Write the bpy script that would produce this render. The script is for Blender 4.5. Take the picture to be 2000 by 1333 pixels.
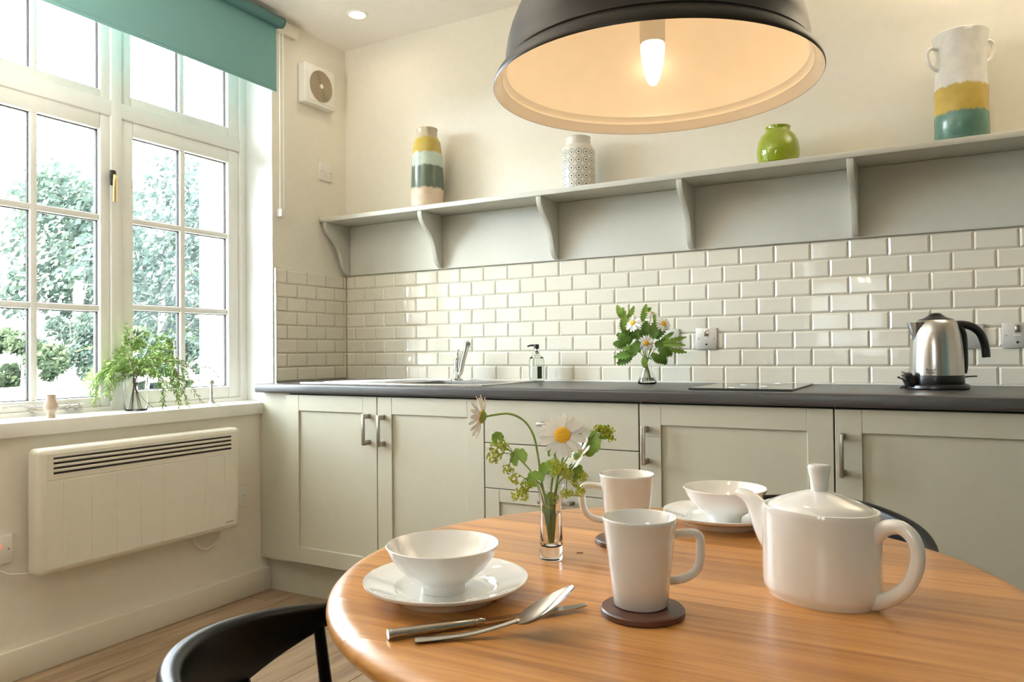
import bpy, bmesh, math, random
from mathutils import Vector, Matrix, noise as mnoise
random.seed(7)
PI = math.pi
S = bpy.context.scene
for o in list(bpy.data.objects): bpy.data.objects.remove(o)
COL = S.collection

# ------------------------------------------------------------------ camera
CAM = Vector((2.567, -2.8977, 1.0262))
YAW, PIT, ROL = 0.50942, 0.01451, -0.00941
fw = Vector((-math.sin(YAW)*math.cos(PIT), math.cos(YAW)*math.cos(PIT), math.sin(PIT)))
r0 = Vector((math.cos(YAW), math.sin(YAW), 0)); u0 = r0.cross(fw)
r1 = math.cos(ROL)*r0 + math.sin(ROL)*u0; u1 = -math.sin(ROL)*r0 + math.cos(ROL)*u0
cd = bpy.data.cameras.new('camera'); cam = bpy.data.objects.new('camera', cd); COL.objects.link(cam)
cam.matrix_world = Matrix(((r1.x,u1.x,-fw.x,CAM.x),(r1.y,u1.y,-fw.y,CAM.y),(r1.z,u1.z,-fw.z,CAM.z),(0,0,0,1)))
cd.sensor_width = 36; cd.lens = 1474.66*36/2000; cd.clip_start = .02; cd.clip_end = 300
S.camera = cam
S.view_settings.view_transform = 'Standard'; S.view_settings.look = 'None'
S.view_settings.gamma = 1; S.view_settings.use_curve_mapping = False
S.view_settings.exposure = 0.0
S.cycles.use_denoising = True
S.cycles.max_bounces = 10; S.cycles.diffuse_bounces = 6; S.cycles.glossy_bounces = 5
S.cycles.transmission_bounces = 8; S.cycles.transparent_max_bounces = 12
S.cycles.sample_clamp_indirect = 8; S.cycles.caustics_reflective = False; S.cycles.caustics_refractive = True

# ------------------------------------------------------------------ sky
SKY = 44
W = bpy.data.worlds.new('sky'); S.world = W; W.use_nodes = True
nt = W.node_tree; nt.nodes.clear()
def nd(t, typ, **kw):
    n = t.nodes.new(typ)
    for k, v in kw.items(): setattr(n, k, v)
    return n
tc = nd(nt, 'ShaderNodeTexCoord'); mp = nd(nt, 'ShaderNodeMapping'); mp.inputs['Scale'].default_value = (1.0, 1.0, 3.0)
cn = nd(nt, 'ShaderNodeTexNoise'); cn.inputs['Scale'].default_value = 2.6; cn.inputs['Detail'].default_value = 7; cn.inputs['Roughness'].default_value = .58
cr = nd(nt, 'ShaderNodeValToRGB'); cr.color_ramp.elements[0].position = .40; cr.color_ramp.elements[0].color = (.55,.74,1,1)
cr.color_ramp.elements[1].position = .60; cr.color_ramp.elements[1].color = (1,.97,.92,1)
bg = nd(nt, 'ShaderNodeBackground'); bg.inputs['Strength'].default_value = 20
wo = nd(nt, 'ShaderNodeOutputWorld')
nt.links.new(tc.outputs['Generated'], mp.inputs['Vector']); nt.links.new(mp.outputs[0], cn.inputs['Vector'])
nt.links.new(cn.outputs['Fac'], cr.inputs[0]); sz = nd(nt, 'ShaderNodeSeparateXYZ'); nt.links.new(tc.outputs['Generated'], sz.inputs[0])
hz = nd(nt, 'ShaderNodeMapRange'); hz.inputs['From Max'].default_value = .6; hz.inputs['To Min'].default_value = SKY*1.35; hz.inputs['To Max'].default_value = SKY*.7   # brighter haze towards the horizon
nt.links.new(sz.outputs['Z'], hz.inputs['Value']); nt.links.new(hz.outputs[0], bg.inputs['Strength'])
nt.links.new(cr.outputs[0], bg.inputs[0]); nt.links.new(bg.outputs[0], wo.inputs[0])

# ------------------------------------------------------------------ lamps
def lamp(name, typ, loc, energy, color, rot=(0,0,0), **kw):
    d = bpy.data.lights.new(name, typ); d.energy = energy; d.color = color
    for k, v in kw.items(): setattr(d, k, v)
    o = bpy.data.objects.new(name, d); o.location = loc; o.rotation_euler = rot; COL.objects.link(o); return o
sun = lamp('sun', 'SUN', (-8,-10,12), 92, (1,.95,.86), Vector((-.05,.74,-.67)).to_track_quat('-Z','Y').to_euler(), angle=math.radians(2))
WARM = (1,.83,.62)
# added unseen fill lamps, aimed up to brighten ceiling and upper walls
lamp('ceiling_fill_light', 'AREA', (.55,-2.4,1.7), 52, (1,.95,.87), (PI,0,0), shape='DISK', size=.5)
lamp('ceiling_fill_light', 'AREA', (3.1,-.34,2.15), 14, (1,.87,.68), (PI,0,0), shape='DISK', size=.5)
for wy, wz, sy, sz, wx, rz in ((-1.11,1.63,1.22,1.62,-.30,PI/2),):
    p = lamp('window_portal', 'AREA', (wx,wy,wz), 1, (1,1,1), (PI/2,0,-PI/2), shape='RECTANGLE', size=sy, size_y=sz)
    p.data.cycles.is_portal = True

# ------------------------------------------------------------------ materials
def lin(h):
    h = h.lstrip('#'); c = [int(h[i:i+2],16)/255 for i in (0,2,4)]
    return tuple(x/12.92 if x <= .04045 else ((x+.055)/1.055)**2.4 for x in c) + (1,)
def mat(name, col, rough=.5, metal=0, var=.04, scale=30, bump=0, bscale=200, coat=0, spec=.5, rnd=0, **kw):
    m = bpy.data.materials.new(name); m.use_nodes = True; t = m.node_tree; b = t.nodes['Principled BSDF']
    c = lin(col) if isinstance(col, str) else tuple(col)+(1,)
    b.inputs['Roughness'].default_value = rough; b.inputs['Metallic'].default_value = metal
    b.inputs['Specular IOR Level'].default_value = spec
    if coat: b.inputs['Coat Weight'].default_value = coat; b.inputs['Coat Roughness'].default_value = .08
    co = nd(t, 'ShaderNodeTexCoord'); n = nd(t, 'ShaderNodeTexNoise'); n.inputs['Scale'].default_value = scale; n.inputs['Detail'].default_value = 4
    t.links.new(co.outputs['Object'], n.inputs['Vector'])
    mx = nd(t, 'ShaderNodeMix', data_type='RGBA'); mx.inputs['A'].default_value = tuple(max(0,x*(1-var)) for x in c[:3])+(1,)
    mx.inputs['B'].default_value = tuple(min(1,x*(1+var)) for x in c[:3])+(1,)
    t.links.new(n.outputs['Fac'], mx.inputs['Factor']); out = mx.outputs['Result']
    if rnd:
        oi = nd(t, 'ShaderNodeObjectInfo'); hs = nd(t, 'ShaderNodeHueSaturation'); mr = nd(t, 'ShaderNodeMapRange')
        mr.inputs['To Min'].default_value = 1-rnd; mr.inputs['To Max'].default_value = 1+rnd
        t.links.new(oi.outputs['Random'], mr.inputs['Value']); t.links.new(mr.outputs[0], hs.inputs['Value']); t.links.new(out, hs.inputs['Color']); out = hs.outputs[0]
    t.links.new(out, b.inputs['Base Color'])
    if bump:
        n2 = nd(t, 'ShaderNodeTexNoise'); n2.inputs['Scale'].default_value = bscale; n2.inputs['Detail'].default_value = 3
        t.links.new(co.outputs['Object'], n2.inputs['Vector'])
        bp = nd(t, 'ShaderNodeBump'); bp.inputs['Strength'].default_value = bump; bp.inputs['Distance'].default_value = .002
        t.links.new(n2.outputs['Fac'], bp.inputs['Height']); t.links.new(bp.outputs[0], b.inputs['Normal'])
    for k, v in kw.items(): b.inputs[k].default_value = v
    return m
M = {}
M['wall'] = mat('cream_wall_paint', (.82,.775,.675), .85, bump=.05, bscale=120)
M['reveal'] = mat('white_reveal_paint', (.72,.72,.70), .8)
M['ceiling'] = mat('ceiling_paint', (.88,.85,.80), .9)
M['reflector_teal'] = mat('muted_teal_paint', (.12,.24,.24), .8)
M['rear_wall'] = mat('stone_paint', (.36,.33,.27), .85)
M['trim'] = mat('cream_satin_paint', (.78,.73,.62), .45)
M['white'] = mat('white_satin_paint', (.84,.83,.78), .35)
M['cab'] = mat('sage_grey_cabinet_paint', (.485,.465,.37), .42)
M['board'] = mat('pale_grey_shelf_paint', (.60,.585,.515), .5)
M['grout'] = mat('grout', (.70,.655,.54), .9)
M['steel'] = mat('brushed_steel', (.62,.61,.59), .22, 1)
M['satin_plate'] = mat('satin_steel_plate', (.66,.64,.60), .48, .55)
M['cutlery'] = mat('polished_cutlery_steel', (.50,.47,.43), .15, 1)
M['chrome'] = mat('chrome', (.75,.74,.72), .12, 1)
M['nickel'] = mat('satin_nickel', (.42,.38,.33), .34, 1)
M['pewter'] = mat('pewter', (.45,.42,.37), .45, .8)
M['black_plastic'] = mat('black_plastic', (.012,.012,.012), .3)
M['white_plastic'] = mat('white_plastic', (.80,.78,.72), .35)
M['heater'] = mat('heater_enamel', (.74,.70,.60), .4)
M['fan_grille'] = mat('beige_fan_grille', (.40,.32,.22), .5)
M['dark_gap'] = mat('dark_recess', (.02,.018,.015), .8)
M['teal'] = mat('teal_blind_fabric', (.155,.315,.30), .85, bump=.15, bscale=900)
M['teal_dark'] = mat('dark_teal_tube', (.06,.16,.155), .5)
M['black_wood'] = mat('black_satin_wood', (.005,.005,.0055), .33, spec=.16)
M['worktop'] = mat('slate_laminate', (.055,.051,.049), .34, var=.35, scale=600)
M['hob'] = mat('black_ceramic_glass', (.008,.008,.008), .05)
M['china'] = mat('white_glazed_china', (.85,.84,.81), .05, coat=1.0)
M['coaster'] = mat('dark_walnut', (.085,.032,.018), .35, var=.5, scale=60)
M['terracotta'] = mat('beige_stoneware', (.50,.40,.30), .45, var=.25, scale=20)
M['green_glaze'] = mat('lime_green_glaze', (.26,.33,.012), .1, coat=.6)
M['lamp_black'] = mat('black_enamel', (.026,.020,.012), .40, spec=.25)
M['lamp_white'] = mat('white_enamel', (.88,.84,.76), .25)
M['gold'] = mat('brass', (.70,.52,.25), .3, 1)
M['petal'] = mat('white_petal', (.88,.865,.82), .6)
M['disc'] = mat('yellow_daisy_disc', (.80,.40,.015), .7, var=.4, scale=500)
M['leaf'] = mat('green_leaf', (.22,.36,.05), .5, var=.3, scale=60, **{'Subsurface Weight':.0})
M['leaf_dark'] = mat('deep_green_leaf', (.11,.22,.03), .5, var=.3, scale=60)
M['alch'] = mat('yellow_green_blossom', (.55,.58,.08), .6, var=.4, scale=120)
M['stem'] = mat('green_stem', (.22,.30,.06), .5, var=.2)
M['twig'] = mat('brown_twig', (.16,.10,.05), .7, var=.3)
M['needle'] = mat('fir_needles', (.23,.36,.085), .6, var=.4, scale=15)
M['cone'] = mat('fir_cone', (.20,.13,.07), .7, var=.4, scale=90)
M['text'] = mat('dark_print', (.03,.03,.03), .5)
M['candle'] = mat('candle_wax', (.82,.74,.55), .5)
M['soap'] = mat('pale_green_liquid', (.55,.72,.60), .2)
M['fence'] = mat('weathered_wood', (.10,.09,.07), .8, var=.3)
M['bark'] = mat('bark', (.22,.20,.17), .9, var=.4, scale=12)
M['sky_blocker'] = mat('pale_blocker_paint', (.66,.63,.58), .9, var=.3, scale=6)
M['bounce_ground'] = mat('pale_bounce_ground', (.58,.55,.50), .9, var=.2, scale=6)
M['render'] = mat('white_render', (.80,.79,.76), .9, bump=.1, bscale=60)
def emis(name, col, s):
    m = bpy.data.materials.new(name); m.use_nodes = True; t = m.node_tree; b = t.nodes['Principled BSDF']
    b.inputs['Base Color'].default_value = tuple(col)+(1,); b.inputs['Emission Color'].default_value = tuple(col)+(1,); b.inputs['Emission Strength'].default_value = s
    return m
M['bulb'] = emis('frosted_bulb_lit', (1,.86,.62), 3)
M['downlight'] = emis('downlight_lit', (1,.92,.75), 14)
M['neon'] = emis('red_neon', (1,.06,.04), 3)
def glass(name, tint=(1,1,1), rough=0.0):
    m = bpy.data.materials.new(name); m.use_nodes = True; b = m.node_tree.nodes['Principled BSDF']
    b.inputs['Base Color'].default_value = tuple(tint)+(1,); b.inputs['Transmission Weight'].default_value = 1; b.inputs['Roughness'].default_value = rough; b.inputs['IOR'].default_value = 1.45
    return m
M['glass'] = glass('clear_glass'); M['soap_glass'] = glass('pale_green_glass', (.95,.98,.95))
M['water'] = glass('water', (.97,1,.97)); M['water'].node_tree.nodes['Principled BSDF'].inputs['IOR'].default_value = 1.33
def pane_mat():                       # thin window pane: clear with a fresnel reflection
    m = bpy.data.materials.new('window_glass'); m.use_nodes = True; t = m.node_tree; t.nodes.clear()
    o = nd(t,'ShaderNodeOutputMaterial'); mx = nd(t,'ShaderNodeMixShader'); tr = nd(t,'ShaderNodeBsdfTransparent'); tr.inputs[0].default_value = (.96,.98,.97,1)
    gl = nd(t,'ShaderNodeBsdfGlossy'); gl.inputs['Roughness'].default_value = .02; fr = nd(t,'ShaderNodeFresnel'); ge = nd(t,'ShaderNodeNewGeometry'); mr = nd(t,'ShaderNodeMapRange'); mr.inputs['To Min'].default_value = 1.3; mr.inputs['To Max'].default_value = 1/1.3   # same fresnel on the inner face
    t.links.new(ge.outputs['Backfacing'], mr.inputs['Value']); t.links.new(mr.outputs[0], fr.inputs[0])
    t.links.new(fr.outputs[0], mx.inputs[0]); t.links.new(tr.outputs[0], mx.inputs[1]); t.links.new(gl.outputs[0], mx.inputs[2]); t.links.new(mx.outputs[0], o.inputs[0])
    return m
M['pane'] = pane_mat()
def leafy(name, col, tcol, rnd=.25):
    m = bpy.data.materials.new(name); m.use_nodes = True; t = m.node_tree; t.nodes.clear()
    o = nd(t,'ShaderNodeOutputMaterial'); mx = nd(t,'ShaderNodeMixShader'); mx.inputs[0].default_value = .4
    d = nd(t,'ShaderNodeBsdfDiffuse'); tr = nd(t,'ShaderNodeBsdfTranslucent'); co = nd(t,'ShaderNodeTexCoord'); n = nd(t,'ShaderNodeTexNoise'); n.inputs['Scale'].default_value = 1.5; n.inputs['Detail'].default_value = 5
    mc = nd(t,'ShaderNodeMix', data_type='RGBA'); mc.inputs['A'].default_value = tuple(x*(1-rnd) for x in col)+(1,); mc.inputs['B'].default_value = tuple(x*(1+rnd) for x in col)+(1,)
    t.links.new(co.outputs['Object'], n.inputs[0]); t.links.new(n.outputs['Fac'], mc.inputs['Factor']); t.links.new(mc.outputs['Result'], d.inputs[0]); tr.inputs[0].default_value = tuple(tcol)+(1,)
    t.links.new(d.outputs[0], mx.inputs[1]); t.links.new(tr.outputs[0], mx.inputs[2]); t.links.new(mx.outputs[0], o.inputs[0]); return m
M['tree'] = leafy('tree_leaves', (.044,.060,.051), (.048,.066,.046)); M['hedge'] = leafy('hedge_leaves', (.052,.068,.040), (.058,.075,.040)); M['far'] = leafy('far_tree_leaves', (.048,.062,.057), (.048,.063,.054))
M['lawn'] = mat('lawn_grass', (.015,.020,.008), .9, var=.35, scale=2, bump=.4, bscale=30)
def tile_mat():
    m = mat('cream_tile_glaze', (.77,.725,.61), .05, rnd=.025)
    t = m.node_tree; b = t.nodes['Principled BSDF']
    co = nd(t,'ShaderNodeTexCoord'); oi = nd(t,'ShaderNodeObjectInfo'); ad = nd(t,'ShaderNodeVectorMath', operation='ADD'); sc = nd(t,'ShaderNodeVectorMath', operation='SCALE'); sc.inputs['Scale'].default_value = 37
    cmb = nd(t,'ShaderNodeCombineXYZ'); t.links.new(oi.outputs['Random'], cmb.inputs[0]); t.links.new(oi.outputs['Random'], cmb.inputs[1]); t.links.new(cmb.outputs[0], sc.inputs[0])
    t.links.new(co.outputs['Object'], ad.inputs[0]); t.links.new(sc.outputs[0], ad.inputs[1])
    n = nd(t,'ShaderNodeTexNoise'); n.inputs['Scale'].default_value = 17; n.inputs['Detail'].default_value = 1.2; t.links.new(ad.outputs[0], n.inputs['Vector'])
    bp = nd(t,'ShaderNodeBump'); bp.inputs['Strength'].default_value = .45; bp.inputs['Distance'].default_value = .002; t.links.new(n.outputs['Fac'], bp.inputs['Height']); t.links.new(bp.outputs[0], b.inputs['Normal'])
    return m
M['tile'] = tile_mat()
def wood(name, c1, c2, c3, rough, scale=(1.3,26,26), rnd=.12, coat=0, dist=1.2):
    m = bpy.data.materials.new(name); m.use_nodes = True; t = m.node_tree; b = t.nodes['Principled BSDF']; b.inputs['Roughness'].default_value = rough
    if coat: b.inputs['Coat Weight'].default_value = coat; b.inputs['Coat Roughness'].default_value = .16
    co = nd(t,'ShaderNodeTexCoord'); oi = nd(t,'ShaderNodeObjectInfo'); cmb = nd(t,'ShaderNodeCombineXYZ'); sc = nd(t,'ShaderNodeVectorMath', operation='SCALE'); sc.inputs['Scale'].default_value = 53
    for i in range(3): t.links.new(oi.outputs['Random'], cmb.inputs[i])
    t.links.new(cmb.outputs[0], sc.inputs[0]); ad = nd(t,'ShaderNodeVectorMath', operation='ADD'); mp = nd(t,'ShaderNodeMapping'); mp.inputs['Scale'].default_value = scale
    t.links.new(co.outputs['Object'], mp.inputs[0]); t.links.new(mp.outputs[0], ad.inputs[0]); t.links.new(sc.outputs[0], ad.inputs[1])
    n = nd(t,'ShaderNodeTexNoise'); n.inputs['Scale'].default_value = 1; n.inputs['Detail'].default_value = 8; n.inputs['Roughness'].default_value = .6; n.inputs['Distortion'].default_value = dist
    t.links.new(ad.outputs[0], n.inputs['Vector']); rp = nd(t,'ShaderNodeValToRGB'); e = rp.color_ramp.elements; e[0].position = .3; e[0].color = tuple(c1)+(1,); e[1].position = .72; e[1].color = tuple(c3)+(1,)
    k = e.new(.48); k.color = tuple(c2)+(1,); t.links.new(n.outputs['Fac'], rp.inputs[0])
    hs = nd(t,'ShaderNodeHueSaturation'); mr = nd(t,'ShaderNodeMapRange'); mr.inputs['To Min'].default_value = 1-rnd; mr.inputs['To Max'].default_value = 1+rnd
    t.links.new(oi.outputs['Random'], mr.inputs['Value']); t.links.new(mr.outputs[0], hs.inputs['Value']); t.links.new(rp.outputs[0], hs.inputs['Color']); t.links.new(hs.outputs[0], b.inputs['Base Color'])
    bp = nd(t,'ShaderNodeBump'); bp.inputs['Strength'].default_value = .08; bp.inputs['Distance'].default_value = .001; t.links.new(n.outputs['Fac'], bp.inputs['Height']); t.links.new(bp.outputs[0], b.inputs['Normal'])
    return m
M['oak'] = wood('oiled_table_oak', (.27,.105,.022), (.45,.20,.052), (.55,.275,.088), .32, scale=(1.8,46,46), rnd=.21, coat=.12)
M['floor'] = wood('laminate_plank_oak', (.16,.10,.058), (.28,.19,.115), (.38,.275,.175), .45, scale=(26,1.3,26), rnd=.12)
def banded(name, stops, scale_noise=40, amt=.012, rough=.25):   # glaze bands by height, with runs
    m = bpy.data.materials.new(name); m.use_nodes = True; t = m.node_tree; b = t.nodes['Principled BSDF']; b.inputs['Roughness'].default_value = rough
    co = nd(t,'ShaderNodeTexCoord'); sp = nd(t,'ShaderNodeSeparateXYZ'); t.links.new(co.outputs['Object'], sp.inputs[0])
    mp = nd(t,'ShaderNodeMapping'); mp.inputs['Scale'].default_value = (1,1,.25); t.links.new(co.outputs['Object'], mp.inputs[0])
    n = nd(t,'ShaderNodeTexNoise'); n.inputs['Scale'].default_value = scale_noise; n.inputs['Detail'].default_value = 5; t.links.new(mp.outputs[0], n.inputs['Vector'])
    ma = nd(t,'ShaderNodeMath', operation='MULTIPLY_ADD'); ma.inputs[1].default_value = amt*4; t.links.new(n.outputs['Fac'], ma.inputs[0]); t.links.new(sp.outputs['Z'], ma.inputs[2])
    su = nd(t,'ShaderNodeMath', operation='SUBTRACT'); su.inputs[1].default_value = amt*2; t.links.new(ma.outputs[0], su.inputs[0])
    mr = nd(t,'ShaderNodeMapRange'); mr.inputs['From Max'].default_value = stops[-1][0]; t.links.new(su.outputs[0], mr.inputs['Value'])
    rp = nd(t,'ShaderNodeValToRGB'); e = rp.color_ramp.elements; H = stops[-1][0]
    e[0].position = 0; e[0].color = tuple(stops[0][1])+(1,); e[1].position = 1; e[1].color = tuple(stops[-1][1])+(1,)
    for i in range(len(stops)-1):
        z = stops[i][0]/H
        if i: a = e.new(min(.999,max(.001,z-.012))); a.color = tuple(stops[i-1][1])+(1,); a = e.new(min(.999,z+.012)); a.color = tuple(stops[i][1])+(1,)
    t.links.new(mr.outputs[0], rp.inputs[0]); n3 = nd(t,'ShaderNodeTexNoise'); n3.inputs['Scale'].default_value = 25; n3.inputs['Detail'].default_value = 6; t.links.new(co.outputs['Object'], n3.inputs[0])
    hs = nd(t,'ShaderNodeHueSaturation'); m2 = nd(t,'ShaderNodeMapRange'); m2.inputs['To Min'].default_value = .75; m2.inputs['To Max'].default_value = 1.2; t.links.new(n3.outputs['Fac'], m2.inputs[0]); t.links.new(m2.outputs[0], hs.inputs['Value'])
    t.links.new(rp.outputs[0], hs.inputs['Color']); t.links.new(hs.outputs[0], b.inputs['Base Color']); return m
M['vase_a'] = banded('banded_glaze', [(0,(.66,.52,.38)),(.085,(.10,.135,.09)),(.185,(.50,.60,.52)),(.245,(.50,.37,.085)),(.315,(.52,.46,.33)),(.365,(.50,.42,.28))], 45, .008, .18)
M['vase_d'] = banded('jug_glaze', [(0,(.12,.24,.19)),(.088,(.52,.37,.08)),(.172,(.76,.74,.69)),(.345,(.78,.76,.71))], 55, .006, .2)
def rings_mat():
    m = bpy.data.materials.new('printed_ring_glaze'); m.use_nodes = True; t = m.node_tree; b = t.nodes['Principled BSDF']; b.inputs['Roughness'].default_value = .3
    co = nd(t,'ShaderNodeTexCoord'); sp = nd(t,'ShaderNodeSeparateXYZ'); t.links.new(co.outputs['Object'], sp.inputs[0])
    at = nd(t,'ShaderNodeMath', operation='ARCTAN2'); t.links.new(sp.outputs['Y'], at.inputs[0]); t.links.new(sp.outputs['X'], at.inputs[1])
    def cell(src, mul):
        a = nd(t,'ShaderNodeMath', operation='MULTIPLY'); a.inputs[1].default_value = mul; t.links.new(src, a.inputs[0])
        f = nd(t,'ShaderNodeMath', operation='FRACT'); t.links.new(a.outputs[0], f.inputs[0]); s = nd(t,'ShaderNodeMath', operation='SUBTRACT'); s.inputs[1].default_value = .5; t.links.new(f.outputs[0], s.inputs[0])
        q = nd(t,'ShaderNodeMath', operation='MULTIPLY'); t.links.new(s.outputs[0], q.inputs[0]); t.links.new(s.outputs[0], q.inputs[1]); return q.outputs[0]
    ad = nd(t,'ShaderNodeMath', operation='ADD'); t.links.new(cell(at.outputs[0], 14/(2*PI)), ad.inputs[0]); t.links.new(cell(sp.outputs['Z'], 1/.0315), ad.inputs[1])
    sq = nd(t,'ShaderNodeMath', operation='SQRT'); t.links.new(ad.outputs[0], sq.inputs[0])
    rp = nd(t,'ShaderNodeValToRGB'); e = rp.color_ramp.elements; e[0].position = 0; e[0].color = (.10,.13,.12,1); e[1].position = 1; e[1].color = (.72,.69,.62,1)
    for p_, c_ in ((.10,(.10,.13,.12)),(.15,(.72,.69,.62)),(.33,(.72,.69,.62)),(.37,(.24,.26,.24)),(.42,(.24,.26,.24)),(.46,(.72,.69,.62))): k = e.new(p_); k.color = c_+(1,)
    t.links.new(sq.outputs[0], rp.inputs[0]); gt = nd(t,'ShaderNodeMath', operation='GREATER_THAN'); gt.inputs[1].default_value = .158; t.links.new(sp.outputs['Z'], gt.inputs[0])
    mx = nd(t,'ShaderNodeMix', data_type='RGBA'); mx.inputs['B'].default_value = (.72,.69,.62,1); t.links.new(gt.outputs[0], mx.inputs['Factor']); t.links.new(rp.outputs[0], mx.inputs['A']); t.links.new(mx.outputs['Result'], b.inputs['Base Color']); return m
M['rings'] = rings_mat()

# ------------------------------------------------------------------ mesh helpers
def BM(): return bmesh.new()
def merge(bm, t, mtx=None):
    if mtx is not None: bmesh.ops.transform(t, matrix=mtx, verts=t.verts)
    me = bpy.data.meshes.new('tmp'); t.to_mesh(me); t.free(); bm.from_mesh(me); bpy.data.meshes.remove(me); return bm
def box(bm, x0, x1, y0, y1, z0, z1, bev=0, seg=2, mtx=None):
    t = bmesh.new(); bmesh.ops.create_cube(t, size=1)
    for v in t.verts: v.co = Vector(((x0+x1)/2+v.co.x*(x1-x0), (y0+y1)/2+v.co.y*(y1-y0), (z0+z1)/2+v.co.z*(z1-z0)))
    if bev: bmesh.ops.bevel(t, geom=list(t.edges), offset=bev, segments=seg, profile=.5, affect='EDGES')
    return merge(bm, t, mtx)
def lathe(bm, prof, n=48, mtx=None, closed=False, sx=1, sy=1):
    t = bmesh.new(); rings = []
    for r, z in prof:
        if r < 1e-6: rings.append([t.verts.new((0,0,z))])
        else: rings.append([t.verts.new((r*sx*math.cos(2*PI*i/n), r*sy*math.sin(2*PI*i/n), z)) for i in range(n)])
    L = len(rings); pairs = [(i,i+1) for i in range(L-1)] + ([(L-1,0)] if closed else [])
    for a, b in pairs:
        A, B = rings[a], rings[b]
        for i in range(n):
            j = (i+1) % n
            if len(A) == 1 and len(B) == 1: continue
            if len(A) == 1: t.faces.new((A[0],B[j],B[i]))
            elif len(B) == 1: t.faces.new((A[i],A[j],B[0]))
            else: t.faces.new((A[i],A[j],B[j],B[i]))
    bmesh.ops.recalc_face_normals(t, faces=t.faces)
    return merge(bm, t, mtx)
def catmull(pts, k=6):
    P = [Vector(p) for p in pts]; out = []
    for i in range(len(P)-1):
        a = P[max(0,i-1)]; b = P[i]; c = P[i+1]; d = P[min(len(P)-1,i+2)]
        for s in range(k):
            u = s/k; out.append(.5*((2*b)+(c-a)*u+(2*a-5*b+4*c-d)*u*u+(3*b-a-3*c+d)*u**3))
    out.append(P[-1]); return out
def tube(bm, pts, rad, n=10, mtx=None, up=None, closed=False):
    """rad: number, list of numbers or list of (ra, rb) along the path; rb lies along `up`"""
    P = [Vector(p) for p in pts]; m = len(P); t = bmesh.new(); rings = []
    U = Vector(up) if up else None; prev = None
    for i, p in enumerate(P):
        if closed: d = P[(i+1) % m]-P[i-1]
        else: d = P[min(m-1,i+1)]-P[max(0,i-1)]
        if d.length < 1e-9: d = Vector((0,0,1))
        d.normalize()
        if prev is None: a = U if U else (Vector((0,0,1)) if abs(d.z) < .9 else Vector((1,0,0)))
        else: a = U if U else prev
        b = (a-d*a.dot(d))
        if b.length < 1e-6: b = d.orthogonal()
        b.normalize(); prev = b; s = d.cross(b)
        r = rad[min(i,len(rad)-1)] if isinstance(rad,(list,tuple)) else rad
        ra, rb = r if isinstance(r,(list,tuple)) else (r,r)
        rings.append([t.verts.new(p+s*ra*math.cos(2*PI*k/n)+b*rb*math.sin(2*PI*k/n)) for k in range(n)])
    for i in range(m if closed else m-1):
        A = rings[i]; B = rings[(i+1) % m]
        for k in range(n): t.faces.new((A[k],A[(k+1)%n],B[(k+1)%n],B[k]))
    if not closed: t.faces.new(rings[0][::-1]); t.faces.new(rings[-1])
    bmesh.ops.recalc_face_normals(t, faces=t.faces)
    return merge(bm, t, mtx)
def prism(bm, poly, x0, x1, axis='x', mtx=None, bev=0):
    """poly: 2-D outline; axis x -> (y,z), y -> (x,z), z -> (x,y)"""
    t = bmesh.new()
    def mk(a, b, h): return {'x':(h,a,b),'y':(a,h,b),'z':(a,b,h)}[axis]
    A = [t.verts.new(mk(a,b,x0)) for a, b in poly]; B = [t.verts.new(mk(a,b,x1)) for a, b in poly]
    t.faces.new(A); t.faces.new(B[::-1])
    for i in range(len(poly)): j = (i+1) % len(poly); t.faces.new((A[j],A[i],B[i],B[j]))
    bmesh.ops.recalc_face_normals(t, faces=t.faces)
    if bev: bmesh.ops.bevel(t, geom=[e for e in t.edges if len(e.link_faces) == 2 and e.calc_face_angle(0) > 1.2], offset=bev, segments=2, profile=.5, affect='EDGES')
    return merge(bm, t, mtx)
def ball(bm, c, r, sub=2, sc=(1,1,1)):
    t = bmesh.new(); bmesh.ops.create_icosphere(t, subdivisions=sub, radius=r)
    for v in t.verts: v.co = Vector((c[0]+v.co.x*sc[0], c[1]+v.co.y*sc[1], c[2]+v.co.z*sc[2]))
    return merge(bm, t)
def obj(name, bm, m, parent=None, loc=(0,0,0), rot=(0,0,0), smooth=35, kind=None, label=None):
    me = bpy.data.meshes.new(name); bm.to_mesh(me); bm.free(); me.materials.append(m if not isinstance(m,str) else M[m])
    if smooth:
        for p in me.polygons: p.use_smooth = True
        me.set_sharp_from_angle(angle=math.radians(smooth))
    o = bpy.data.objects.new(name, me); COL.objects.link(o); o.location = loc; o.rotation_euler = rot
    if parent: o.parent = parent
    if kind: o['kind'] = kind
    if label: o['label'] = label
    return o
def inst(o, loc=None, rot=None, parent=None, name=None):
    c = o.copy(); COL.objects.link(c)
    if loc is not None: c.location = loc
    if rot is not None: c.rotation_euler = rot
    c.parent = parent if parent else o.parent
    return c
def thing(name, label, cat, loc=(0,0,0), rz=0, group=None):
    o = bpy.data.objects.new(name, None); COL.objects.link(o); o.location = loc; o.rotation_euler = (0,0,rz); o.empty_display_size = .05
    return tag(o, label, cat, group)
def tag(o, label, cat, group=None):
    o['label'] = label; o['category'] = cat
    if group: o['group'] = group
    return o
def struct(name, bm, m, smooth=0): return obj(name, bm, m, smooth=smooth, kind='structure')

XF_ = -.17
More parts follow.
